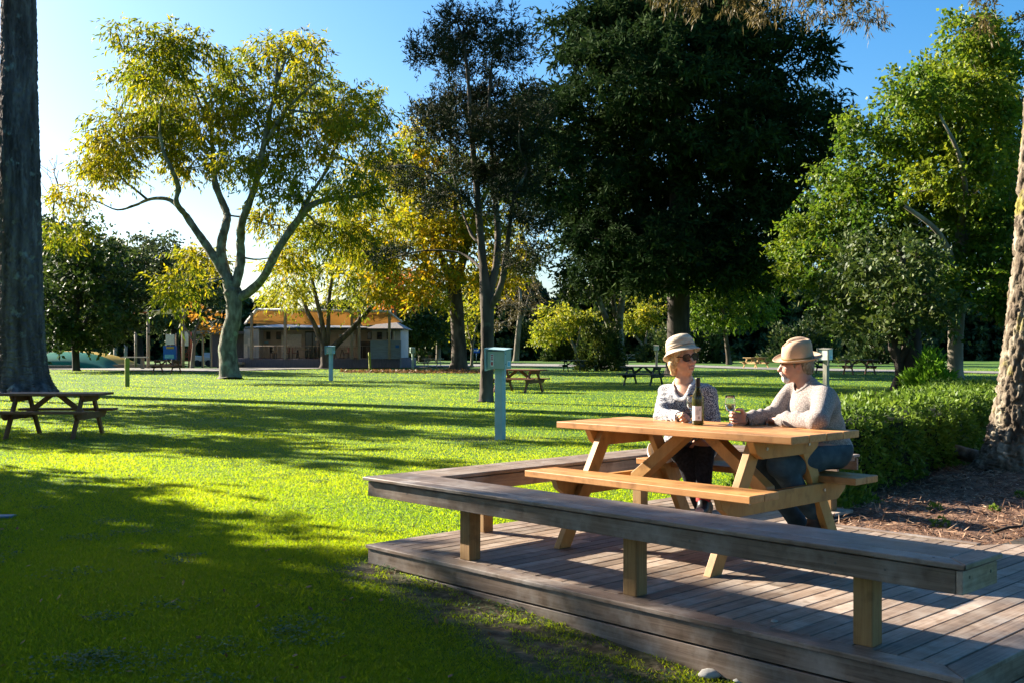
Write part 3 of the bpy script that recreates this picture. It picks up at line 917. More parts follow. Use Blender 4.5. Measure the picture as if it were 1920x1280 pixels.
lawn_table(1076, 694.5, -18, 'dark', 'dark picnic table between the slender trunk and the shrub with a pedestal', 1.0)
lawn_table(811, 688.5, -14, 'pale', 'pale timber picnic table beside the golden tree trunk, front one of two', .95)
lawn_table(797, 677, -10, 'umber', 'far dark picnic table behind the pale one by the golden trunk', 1.0)
lawn_table(1417, 690, 35, 'straw', 'straw yellow picnic table seen between the two seated people', 1.12)
lawn_table(1611, 702, 4, 'umber', 'dark brown picnic table on the lawn behind the man, before the back woodland', 1.12)
lawn_table(1187, 677.5, -6, 'pale', 'pale timber picnic table beside the double grey trunk', 1.15)
lawn_table(1522, 700, 10, 'dark', 'dark green picnic table half hidden behind the hatted man', 1.0)
lawn_table(313, 700.5, -8, 'brown', 'brown picnic table on the lawn before the playground poles', 1.0)
lawn_table(1072, 688, 0, 'umber', 'small dark picnic table by the gravel road behind another dark table', 1.0) if False else None

table_bolts(table)
# ------------------------------------------------------------------ power pedestals and bollards
MT['ped_blue'] = noise_mat('pale_blue_paint', [(.25, .40, .42), (.34, .49, .50)], scale=6, rough=.5, bump=.06, spots=(9, .66, (.18, .26, .25)))
MT['ped_green'] = noise_mat('grey_green_paint', [(.27, .36, .29), (.35, .44, .36)], scale=5, rough=.45, bump=.05, spots=(6, .68, (.22, .26, .2)))
MT['white'] = flat('white_sticker', (.78, .78, .76)); MT['red'] = flat('red_ink', (.42, .05, .05)); MT['blue'] = flat('sign_blue', (.015, .11, .42)); MT['cyan'] = flat('cyan_ink', (.15, .42, .55))
MT['dark'] = flat('dark_opening', (.015, .016, .016)); MT['grey_post'] = noise_mat('grey_post_wood', [(.18, .17, .13), (.30, .28, .22)], scale=4, stretch=(8, 8, 1), bump=.2)
def make_pedestal(label, loc, rz, group):
    t = thing('power_pedestal', label, 'power pedestal', loc, rz, group)
    m = MB(1); m.box(-.066, .066, -.066, .066, -.05, 1.13); m.build('post', MT['ped_blue'], t, bevel=.006)
    m = MB(2); m.hexa([(-.165, -.13, 1.12), (.13, -.13, 1.12), (.13, .13, 1.12), (-.165, .13, 1.12), (-.165, -.13, 1.40), (.13, -.13, 1.40), (.13, .13, 1.43), (-.165, .13, 1.43)])
    cab = m.build('cabinet', MT['ped_green'], t, bevel=.005)
    m = MB(3); m.hexa([(-.185, -.15, 1.425), (.15, -.15, 1.405), (.15, .14, 1.435), (-.185, .14, 1.45), (-.185, -.15, 1.44), (.15, -.15, 1.418), (.15, .14, 1.448), (-.185, .14, 1.465)]); m.build('lid', MT['ped_blue'], t, bevel=.003)
    m = MB(4); m.hexa([(-.195, -.165, 1.09), (-.180, -.165, 1.09), (-.180, .10, 1.12), (-.195, .10, 1.12), (-.195, -.175, 1.452), (-.180, -.175, 1.452), (-.180, .12, 1.462), (-.195, .12, 1.462)]); m.build('side_flange', MT['ped_blue'], t)
    m = MB(5); m.box(.1325, .148, -.128, -.088, .97, 1.395); m.build('conduit', MT['ped_blue'], t, bevel=.003)
    for zz in (1.36, 1.2): 
        m = MB(6); m.box(.1485, .152, -.114, -.102, zz - .008, zz + .008); m.build('screw', MT['dark'], t)
    m = MB(7); m.box(-.105, -.052, -.1335, -.1312, 1.165, 1.355); m.build('warning_sticker', MT['white'], t)
    m = MB(8)
    for z0, z1, x0, x1 in ((1.325, 1.345, -.098, -.060), (1.29, 1.312, -.096, -.066), (1.262, 1.28, -.098, -.060), (1.18, 1.235, -.096, -.062)): m.box(x0, x1, -.1350, -.1338, z0, z1)
    m.build('warning_print', MT['red'], t)
    m = MB(9); m.box(.1325, .135, -.02, .085, 1.155, 1.25); m.build('notice_sticker', MT['white'], t)
    m = MB(10); m.box(.1352, .1362, -.005, .068, 1.17, 1.235); m.build('notice_print', MT['cyan'], t)
    m = MB(12); m.box(-.03, -.026, -.1335, -.1312, 1.262, 1.274); m.box(-.03, -.026, -.1335, -.1312, 1.225, 1.237); m.build('key_hole', MT['dark'], t)
    return t
PG = 'campsite power pedestals'
d_ = gd(824); px_ = (938 - HX) / FPX * d_
ped = make_pedestal('large pale blue power pedestal on a square post, nearest of them', (px_, d_, float(gz(px_, d_))), math.radians(-26), PG)
def pedestal(px, d, rz, label, over=None, scale=1.):
    x = (px - HX) / FPX * d
    c = copy_tree(ped, None, over or {}); c.location = (x, d, float(gz(x, d))); c.rotation_euler = (0, 0, math.radians(rz)); c.scale = (scale,) * 3
    return tag(c, label, 'power pedestal', PG)
pedestal(620.5, 49.3, -20, 'pale blue power pedestal in front of the forked trunk by the canopy building', None, 1.12)
pedestal(774, 79, 20, 'greenish power pedestal left of the golden tree trunk', {'pale_blue_paint': MT['ped_green']}, 1.12)
pedestal(1117, 74, -20, 'bright blue power pedestal before the dark cone shrub', None, 1.2)
pedestal(1231, 88, -20, 'small power pedestal with a dark post left of the woman in the far lawn', {'pale_blue_paint': MT['grey_post']}, 1.25)
MT['ped_white'] = flat('off_white_paint', (.55, .58, .55))
pedestal(1549, 30, -50, 'off white power pedestal on a grey round post behind the hatted man', {'pale_blue_paint': MT['grey_post'], 'grey_green_paint': MT['ped_white']}, 1.0)
MT['bollard'] = noise_mat('yellow_green_paint', [(.20, .22, .03), (.30, .30, .04)], scale=5, rough=.6, bump=.1)
def bollard(px, py, h, w_, tilt, label):
    d = gd(py); x = (px - HX) / FPX * d
    m = MB(3); m.prism([(-w_, -w_), (w_, -w_), (w_, w_), (-w_, w_)], -.1, h - .04, lambda a, b, z: (a, b, z)); m.hexa([(-w_, -w_, h - .04), (w_, -w_, h - .04), (w_, w_, h - .04), (-w_, w_, h - .04), (-w_ * .7, -w_ * .7, h), (w_ * .7, -w_ * .7, h), (w_ * .7, w_ * .7, h), (-w_ * .7, w_ * .7, h)])
    o = m.build('bollard', MT['bollard'], bevel=.008); o.location = (x, d, float(gz(x, d))); o.rotation_euler = (0, tilt, .4)
    tag(o, label, 'bollard', 'yellow green timber bollards')
bollard(238.5, 724.5, 1.12, .085, 0, 'yellow green square bollard on the lawn near the big furrowed trunk')
bollard(694, 693, 1.28, .075, -.05, 'thin leaning yellow bollard on the lawn before the canopy building')
# small blue arrow sign
d_ = gd(681.5); sx = (893 - HX) / FPX * d_
sg = thing('direction_sign', 'small blue sign with a white arrow on a thin post behind the slender trunk', 'sign', (sx, d_, 0))
m = MB(1); m.tube([(0, 0, 0), (0, 0, 1.35)], .04, 8); m.build('post', MT['galv'], sg)
m = MB(2); m.box(-.36, .36, -.06, -.045, 1.15, 1.62); m.build('panel', MT['blue'], sg)
m = MB(3); m.prism([(-.22, 1.35), (.08, 1.35), (.08, 1.27), (.26, 1.39), (.08, 1.51), (.08, 1.43), (-.22, 1.43)], -.066, -.062, lambda a, b, y: (a, y, b)); m.build('arrow', MT['white'], sg)
m = MB(4); m.box(-.35, .35, -.3, .3, 0, .16); m.build('base', MT['dark'], sg, bevel=.02)

# ------------------------------------------------------------------ camp building with the tan canopy
YB = 88.0; K = YB / FPX
def bx(px): return (px - HX) * K
def bz(py): return CAMH - (py - HY) * K
MT['cream'] = noise_mat('cream_wall', [(.36, .30, .24), (.47, .40, .32)], scale=2, rough=.8, bump=.1)
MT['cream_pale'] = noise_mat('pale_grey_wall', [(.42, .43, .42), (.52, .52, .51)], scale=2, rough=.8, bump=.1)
MT['canopy'] = noise_mat('tan_canvas', [(.42, .21, .085), (.54, .29, .12)], scale=1, rough=.8, bump=.05)
MT['canvas'] = leaf_mat('tan_canopy_cloth', [(.54, .37, .17), (.64, .46, .23)], .5, rough=.8)
MT['iron_roof'] = noise_mat('grey_iron_roof', [(.15, .14, .13), (.22, .21, .195)], scale=2, stretch=(12, 1, 1), rough=.5, bump=.5)
MT['teal_roof'] = noise_mat('teal_iron_roof', [(.05, .14, .17), (.09, .21, .25)], scale=2, stretch=(10, 1, 1), rough=.4, bump=.4)
MT['fence_blue'] = noise_mat('blue_grey_boards', [(.13, .17, .22), (.19, .24, .30)], scale=2, stretch=(1, 1, 9), rough=.6, bump=.3)
MT['plinth'] = noise_mat('shaded_plinth_grey', [(.10, .09, .11), (.16, .145, .17)], scale=2, stretch=(6, 6, 1), rough=.8, bump=.3)  # the shade on the plinth is put into this purple grey
MT['timber'] = noise_mat('grey_timber', [(.20, .16, .12), (.32, .27, .21)], scale=3, stretch=(6, 6, .6), rough=.8, bump=.3)
MT['glass'] = noise_mat('dark_window_glass', [(.012, .016, .018), (.03, .04, .042)], scale=1, rough=.08, spec=.6, bump=0)
MT['green_frame'] = flat('dark_green_frame', (.06, .07, .05)); MT['board_white'] = flat('white_board', (.66, .62, .57)); MT['fascia_teal'] = flat('teal_fascia', (.05, .10, .12))
bld = thing('camp_building', 'cream camp building with a tan canvas canopy over its deck, behind the autumn trees', 'building', (bx(600), YB, 0))
OX = bx(600)
def part(nm, mat, boxes, seed=1, parent=None, rot=None):
    m = MB(seed)
    for (p0, p1, q0, q1, y0, y1) in boxes:
        x0, x1 = sorted((bx(p0) - OX, bx(p1) - OX)); z0, z1 = sorted((bz(q0), bz(q1)))
        m.box(x0, x1, y0, y1, z0, z1)
    return m.build(nm, mat, parent or bld)
part('plinth', MT['plinth'], [(432, 762, 671.5, 692, -4.0, 9)])
part('wall', MT['cream'], [(455, 690, 612, 671, 3.0, 9)], 2)
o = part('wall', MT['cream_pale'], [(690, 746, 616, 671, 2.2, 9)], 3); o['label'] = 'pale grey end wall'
o = part('wall', MT['cream_pale'], [(449, 478, 616, 671, 1.4, 2.99)], 4); o['label'] = 'corner wall with sunlight put in as a paler colour'  # paler grey on this end of the cream wall stands for sunlight
part('eave_board', MT['fascia_teal'], [(452, 692, 614, 617.5, 1.5, 2.98), (688, 752, 616, 619, .8, 2.18)], 5)
m = MB(6)
for (x0, x1, y0, y1, zb, zt) in ((449, 692, 1.2, 9, 613.5, 604), (685, 755, .6, 9, 615.5, 597)):
    a, b = bx(x0) - OX, bx(x1) - OX; c0, c1 = bz(zb), bz(zt); ym = (y0 + y1) / 2
    ins = min(3.0, (b - a) / 2.4)
    m.add([(a, y0, c0), (b, y0, c0), (b, y1, c0), (a, y1, c0), (a + ins, ym, c1), (b - ins, ym, c1)], [(0, 1, 5, 4), (1, 2, 5), (2, 3, 4, 5), (3, 0, 4), (3, 2, 1, 0)])
m.build('roof', MT['iron_roof'], bld)
m = MB(7)
a, b = bx(430) - OX, bx(492) - OX
m.add([(a, 6, bz(601)), (b, 6, bz(601)), (b, 14, bz(601)), (a, 14, bz(601)), (a, 10, bz(582)), (b - 1, 10, bz(584))], [(0, 1, 5, 4), (1, 2, 5), (2, 3, 4, 5), (3, 0, 4), (3, 2, 1, 0)])
o = m.build('roof', MT['teal_roof'], bld); o['label'] = 'teal roof of the rear wing'
part('wall', MT['cream'], [(432, 490, 601.5, 671, 9.01, 13)], 8)
# canopy: sagging cloth panels between ridge beams
def cloth_panel(c, seed):
    n = 8; V = []
    c = [np.array((bx(p) - OX, y, bz(q))) for p, q, y in c]
    for i in range(n + 1):
        for j in range(n + 1):
            s, t = i / n, j / n
            p = c[0] * (1 - s) * (1 - t) + c[1] * s * (1 - t) + c[2] * s * t + c[3] * (1 - s) * t
            p = p - np.array((0, 0, .25 * math.sin(PI * s) * math.sin(PI * t))); V.append(p)
    F = [(i * (n + 1) + j, (i + 1) * (n + 1) + j, (i + 1) * (n + 1) + j + 1, i * (n + 1) + j + 1) for i in range(n) for j in range(n)]
    return V, F
m = MB(9)
for c in ([(507, 584, -4.5), (591, 585, -4.5), (585, 609, .9), (456, 606, .9)], [(592, 585, -4.5), (668, 586, -4.5), (676, 610, .9), (586, 609, .9)], [(669, 586, -4.5), (740, 588, -4.5), (752, 603, .4), (677, 610, .9)]):
    V, F = cloth_panel(c, 1); m.add(V, F, sm=True)
o = m.build('canopy', MT['canvas'], bld)
sd = o.modifiers.new('thick', 'SOLIDIFY'); sd.thickness = .03
m = MB(10)
for (p, q, y), (p2, q2, y2) in (((455, 606.5, .9), (507, 584.5, -4.6)), ((507, 584.5, -4.6), (740, 588, -4.6)), ((591, 585.4, -4.4), (585, 609.6, .8)), ((668.5, 586.4, -4.4), (676, 610.4, .8)), ((740, 588, -4.6), (752, 603.4, .4))):
    m.tube([(bx(p) - OX, y, bz(q)), (bx(p2) - OX, y2, bz(q2))], .09 if y < 0 else .12, 6)
m.build('canopy_beam', MT['board_white'], bld)
for i, p in enumerate((495, 555, 620, 674, 687, 741)):
    part('canopy_post', MT['timber'], [(p - 2.2, p + 2.2, 590 if i < 5 else 594, 672, -4.3, -4.05)], 20 + i)
for i, (p0, p1) in enumerate(((484, 492), (503, 512))):
    f = part('window', MT['green_frame'], [(p0, p1, 621, 636, 2.93, 3.05)], 30 + i); part('pane', MT['glass'], [(p0 + .8, p1 - .8, 622, 635, 2.90, 2.925)], 32 + i, f)
for i, (p0, p1) in enumerate(((682, 690.5), (700.5, 710.5), (719.5, 729))):
    f = part('window', MT['green_frame'], [(p0, p1, 622, 636, 2.10, 2.19)], 34 + i); part('pane', MT['glass'], [(p0 + 1, p1 - 1, 623, 635, 2.07, 2.095)], 37 + i, f)
f = part('glass_door', MT['green_frame'], [(559, 602, 620, 671, 2.90, 3.06)], 40)
for k in range(3):
    part('pane', MT['glass'], [(560.5 + k * 14, 572.5 + k * 14, 623, 668, 2.86, 2.895)], 41 + k, f)
part('notice', MT['board_white'], [(579, 584, 632, 639, 2.82, 2.855)], 44, f)
part('white_board', MT['board_white'], [(520, 552, 626, 650, 2.92, 2.99)], 45)
f = part('white_board', MT['board_white'], [(624, 657, 626, 650, 2.92, 2.99)], 46); part('heading_strip', MT['cyan'], [(626, 641, 626.5, 630, 2.88, 2.915)], 47, f)
part('door', MT['board_white'], [(513, 519, 627, 671, 2.92, 2.99)], 48)
part('side_door', MT['board_white'], [(450, 457, 644, 671, 1.30, 1.39)], 49)
part('meter_box', MT['board_white'], [(458, 466, 634, 648, 1.15, 1.39)], 50)
part('wall_sign', MT['cyan'], [(480, 488, 640, 643, 2.90, 2.99)], 51)
part('downpipe', MT['board_white'], [(732.5, 734.5, 620, 671, 1.98, 2.19)], 52)
part('boundary_fence', MT['fence_blue'], [(707, 760, 639, 671.5, -4.2, -4.05), (759.8, 762, 639, 689, -4.35, -4.05)], 53)
part('fence_sign', MT['blue'], [(752, 758.5, 647, 652, -4.26, -4.21)], 54)
m = MB(55)
for z in (648.5,): m.tube([(bx(498) - OX, -3.9, bz(z)), (bx(706) - OX, -3.9, bz(z))], .016, 6)
for p in range(500, 707, 8): m.tube([(bx(p) - OX, -3.9, bz(671.5)), (bx(p) - OX, -3.9, bz(648.5))], .012, 5)
m.build('deck_railing', MT['timber'], bld)
part('veranda_step', MT['timber'], [(447, 482, 677, 681, -5.0, -4.01), (447, 476, 681.2, 687, -5.6, -4.01)], 56)
# lean-to at the left end
m = MB(57)
for p in (394, 409, 427, 446): m.box(bx(p - 1.3) - OX, bx(p + 1.3) - OX, -2.2, -1.95, 0, bz(627))
m.build('lean_to_post', MT['timber'], bld)
part('lean_to_roof', MT['iron_roof'], [(376, 449, 621, 626.5, -2.4, 3.5)], 58)
o = part('wall', MT['plinth'], [(378, 449, 627, 690, 3.0, 3.3)], 59); o['label'] = 'back wall of the lean-to, coloured dark for its shaded interior'  # dark plinth colour used here as the shade inside the lean-to
# chairs and tables on the deck
def cafe_set(px, label, seed):
    x = bx(px); t = thing('cafe_table', label, 'table', (x, YB - 1.6, bz(671.5)), .3 * seed, 'cafe tables on the building deck')
    m = MB(seed); m.box(-.55, .55, -.4, .4, .70, .74); m.build('tabletop', MT['timber'], t)
    for sx_ in (-.45, .45):
        m = MB(seed); m.beam((sx_, -.3, 0), (sx_, -.05, .70), (1, 0, 0), .05, .05); m.beam((sx_, .3, 0), (sx_, .05, .70), (1, 0, 0), .05, .05); m.build('leg', MT['dark'], t)
for i, (p, l) in enumerate(((531, 'small table under the canopy, before the left white board'), (575, 'small table under the canopy, before the glass door'), (640, 'small table under the canopy, before the right white board'))):
    cafe_set(p, l, i + 1)
MT['red_brown'] = flat('red_brown_seat', (.20, .055, .04))
def chair(px, y, rz, mat, label):
    t = thing('cafe_chair', label, 'chair', (bx(px), YB + y, bz(671.5)), rz, 'cafe chairs on the building deck')
    m = MB(1); m.box(-.22, .22, -.22, .22, .42, .46); m.build('seat', mat, t)
    m = MB(2); m.box(-.22, .22, .19, .23, .5, .92); m.build('backrest', mat, t)
    for a in (-.19, .19):
        for b_ in (-.19, .2): m = MB(3); m.box(a - .02, a + .02, b_ - .02, b_ + .02, 0, .42 if b_ < 0 else .5); m.build('leg', MT['dark'], t)
for i, (p, y, r_, mt_, l) in enumerate(((519, -1.2, 1.2, 'dark', 'dark chair left of the left deck table'), (545, -1.6, -1.5, 'red_brown', 'red brown chair right of the left deck table'), (592, -1.2, -1.4, 'dark', 'dark chair beside the deck table at the glass door'), (562, -1.9, 1.8, 'red_brown', 'red brown chair before the glass door'), (627, -1.4, 1.4, 'dark', 'dark chair left of the right deck table'), (655, -1.7, -1.2, 'red_brown', 'red brown chair right of the right deck table'))):
    chair(p, y, r_, MT[mt_], l)
part('storage_box', MT['bark_dark'], [(679, 706, 639.5, 671, -1.5, 0.5)], 60)
# white scooter-like bicycle group beside the lean-to -> a parked white quad bike
qd = gd(686); qx = (383 - HX) / FPX * qd
q = thing('garden_cart', 'white garden cart parked by the lean-to of the camp building', 'cart', (qx, qd, 0))
m = MB(1); m.hexa([(-.7, -.4, .45), (.7, -.4, .45), (.7, .4, .45), (-.7, .4, .45), (-.85, -.5, .95), (.85, -.5, .80), (.85, .5, .80), (-.85, .5, .95)]); m.build('tub', MT['board_white'], q, bevel=.04)
for a in (-.5, .5):
    for b_ in (-.42, .42):
        m = MB(2); V, F = tube_np([(a, b_ - .06, .28), (a, b_ + .06, .28)], .28, 14); m.add(V, [tuple(f) for f in F] + [tuple(range(13, -1, -1)), tuple(range(14, 28))]); m.build('wheel', MT['dark'], q)
m = MB(3); m.tube([(.7, 0, .5), (1.3, 0, .9), (1.35, 0, 1.0)], .03, 6); m.build('handle', MT['galv'], q)
m = MB(4); m.hexa([(bx(381) - bx(383), .6, .1), (1.3, .6, .1), (1.3, .66, .1), (-.2, .66, .1), (-.2, .6, 1.2), (1.3, .6, 1.2), (1.3, .66, 1.2), (-.2, .66, 1.2)]); m.build('side_board', MT['cream_pale'], q)

# ------------------------------------------------------------------ playground
MT['pillow_green'] = noise_mat('green_pvc', [(.004, .09, .045), (.008, .13, .065)], scale=1, rough=.4, bump=.03)
MT['pillow_yellow'] = noise_mat('yellow_pvc', [(.42, .28, .05), (.5, .35, .07)], scale=1, rough=.4, bump=.03)
pd = 84.0; kp = pd / FPX
jp = thing('jumping_pillow', 'long green inflated jumping pillow with a yellow stripe behind the round tree', 'jumping pillow', ((140 - HX) * kp, pd, 0))
def dome(rx, ry, h, y0, y1, mat, nm, lift):
    V, F = [], []; n, k = 36, 14
    for i in range(n + 1):
        for j in range(k + 1):
            s = -1 + 2 * i / n; t = y0 + (y1 - y0) * j / k
            z = h * max(0, 1 - abs(s) ** 2.3) ** .75 * max(0, 1 - abs(t) ** 2.5) ** .5
            V.append((s * rx, t * ry, z + lift))
    for i in range(n):
        for j in range(k): a = i * (k + 1) + j; F.append((a, a + k + 1, a + k + 2, a + 1))
    m = MB(1); m.add(V, F, sm=True); return m.build(nm, mat, jp)
dome(4.3, 4.5, 1.35, -1, -.32, MT['pillow_green'], 'cushion', 0)
dome(4.3, 4.5, 1.35, -.32, .7, MT['pillow_yellow'], 'stripe', .004)
dome(4.3, 4.5, 1.35, .7, 1, MT['pillow_green'], 'rear_cushion', 0)
def rail(pts, z, label, nm='timber_edging', h=.3, mat='timber', cat='edging'):
    m = MB(2); P = []
    for px, py in pts:
        d = gd(py); P.append(((px - HX) / FPX * d, d))
    c = P[0]
    for a, b in zip(P, P[1:]): m.beam((a[0] - c[0], a[1] - c[1], z), (b[0] - c[0], b[1] - c[1], z), (0, 1, 0), .15, h)
    o = m.build(nm, MT[mat], bevel=.02); o.location = (c[0], c[1], 0); tag(o, label, cat)
rail([(84, 692), (212, 690.5), (345, 687.5)], .15, 'low brown timber edging along the playground and jumping pillow', h=.32)
MT['sail_red'] = flat('red_sail_cloth', (.42, .09, .05)); MT['sail_white'] = flat('pale_sail_cloth', (.72, .68, .62))
sd_ = 80.0; ks = sd_ / FPX
def sxz(px, py, y=0): return ((px - 278) * ks, y, CAMH - (py - HY) * ks)
pg = thing('shade_sail', 'playground shade sail seen edge on between tall grey poles', 'shade sail', ((278 - HX) * ks, sd_, 0))
for px, py, r_, y in ((278, 578, .12, 0), (332, 577, .11, 1.5), (228, 621, .10, 3.0)):
    m = MB(1); x, _, z = sxz(px, py); m.tube([(x, y, 0), (x, y, z)], r_, 10); m.build('pole', MT['timber'], pg)
m = MB(2)
a, b, c_, e = np.array(sxz(236, 588, -2)), np.array(sxz(278, 583.5, 0)), np.array(sxz(331, 579, 1.5)), np.array(sxz(280, 585, 5.0))
n = 10; V, F = [], []
for i in range(n + 1):
    s = i / n
    top = a * (1 - s) ** 2 + 2 * b * s * (1 - s) + c_ * s * s
    for j in range(4):
        V.append(top * (1 - j / 3) + e * (j / 3) - np.array((0, 0, .12 * math.sin(PI * j / 3))))
for i in range(n):
    for j in range(3): q0 = i * 4 + j; F.append((q0, q0 + 1, q0 + 5, q0 + 4))
m.add(V, F, sm=True); o = m.build('sail', MT['sail_white'], pg); o.modifiers.new('t', 'SOLIDIFY').thickness = .05
m = MB(3); m.tube([a, (a + b) / 2 + np.array((0, 0, -.06)), b + np.array((0, 0, -.14))], [.16, .09, .04], 8); m.build('rolled_edge', MT['sail_red'], pg)
# blue kiosk with a white board, and the timber play frame
kd = 86.0; kk = kd / FPX
ki = thing('playground_board', 'blue playground notice board with a yellow heading and a white panel above', 'notice board', ((317 - HX) * kk, kd, 0))
def kbox(nm, mat, p0, p1, q0, q1, y0, y1, par=ki):
    m = MB(1); m.box((p0 - 317) * kk, (p1 - 317) * kk, y0, y1, CAMH - (q1 - HY) * kk, CAMH - (q0 - HY) * kk); return m.build(nm, mat, par)
kbox('lower_panel', MT['blue'], 306, 330, 648, 673, 0, .3)
kbox('heading', MT['pillow_yellow'], 312, 326, 649.5, 653.5, -.03, -.002)
kbox('picture', MT['cyan'], 309, 326, 664, 671, -.03, -.002)
kbox('upper_panel', MT['board_white'], 310, 326, 627, 646, .05, .2)
for p in (309, 327): kbox('post', MT['timber'], p - .8, p + .8, 625, 688, .31, .45)
pf = thing('climbing_frame', 'small brown timber climbing frame with a pale panel right of the blue board', 'climbing frame', ((342 - HX) * kk, kd + 1, 0))
for dx in (-.32, .32):
    for dy in (-.3, .3): m = MB(1); m.box(dx - .05, dx + .05, dy - .05, dy + .05, 0, 2.9); m.build('post', MT['red_brown'], pf)
m = MB(2); m.box(-.3, .3, -.38, -.34, 1.75, 2.9); m.build('panel', MT['board_white'], pf)
m = MB(3)
for i in range(5): m.box(-.3, .3, -.33, -.27, .25 + i * .3, .31 + i * .3)
m.beam((-.3, -.3, .1), (.3, -.3, 1.6), (0, 1, 0), .06, .06); m.build('rungs', MT['red_brown'], pf)
# flat bench by the playground
fd = 78.0
fb = thing('plank_bench', 'long pale plank bench on two legs in front of the playground poles', 'bench', ((252 - HX) / FPX * fd, fd, 0))
m = MB(1); m.box(-.95, .95, -.35, .35, .86, .93); m.build('plank', MT['t_pale'], fb, bevel=.01)
for sx_ in (-.6, .6): m = MB(2); m.box(sx_ - .06, sx_ + .06, -.25, .25, 0, .86); m.build('leg', MT['timber'], fb)
for i, (px, q) in enumerate(((184, 645), (163, 652))):
    m = MB(1); m.tube([(0, 0, 0), (0, 0, CAMH - (q - HY) * kp)], .14, 10); o = m.build('timber_pole', MT['timber']); o.location = ((px - HX) * kp, pd + 6, 0)
    tag(o, ['short timber pole standing behind the jumping pillow, in sun', 'thinner timber pole behind the jumping pillow, closer to the round tree trunk'][i], 'pole')
# blue flush lid in the lawn at the left edge
d_ = gd(970); m = MB(1); m.box(-.09, .09, -.06, .06, -.02, .004); o = m.build('valve_cover', flat('faded_cover_blue', (.06, .12, .16)), bevel=.01); x_ = (6 - HX) / FPX * d_; o.location = (x_, d_, float(gz(x_, d_)) + .02); tag(o, 'small blue valve cover set flush in the shaded lawn', 'valve cover')
# ------------------------------------------------------------------ trees
# big furrowed trunk at the left edge
FINE_TOP[:] = [13.5, .055]
tree('giant_tree', 'huge furrowed grey trunk rising out of the picture beside the brown table', (36, 738), 34.3,
     [[(40, 742, 150), (40, 728, 124), (40, 705, 100), (39, 670, 90), (38, 600, 84), (37, 450, 78), (36, 200, 68), (35, 0, 62), (34, -200, 52), (33, -420, 36)],
      [(75, 725, 40, -.3), (92, 736, 34, -.5), (108, 745, 14, -.8)], [(5, 725, 40, .2), (-20, 738, 30, .1), (-42, 746, 12, 0)], [(50, 728, 40, -.7), (58, 742, 30, -1.1), (62, 749, 12, -1.5)]],
     [(40, -180, 170, 80), (-60, -260, 160, 90), (120, -300, 160, 100), (30, -420, 150, 110), (-110, -120, 110, 60, -2)],
     LV['conifer'], MT['bark_redwood'], 101, fine=.05, spacing=1.3, per=50, spread=.7, ll=.35, lw=.12, depth_k=1.0, cdepth=6, thick=.4, twig=.02)

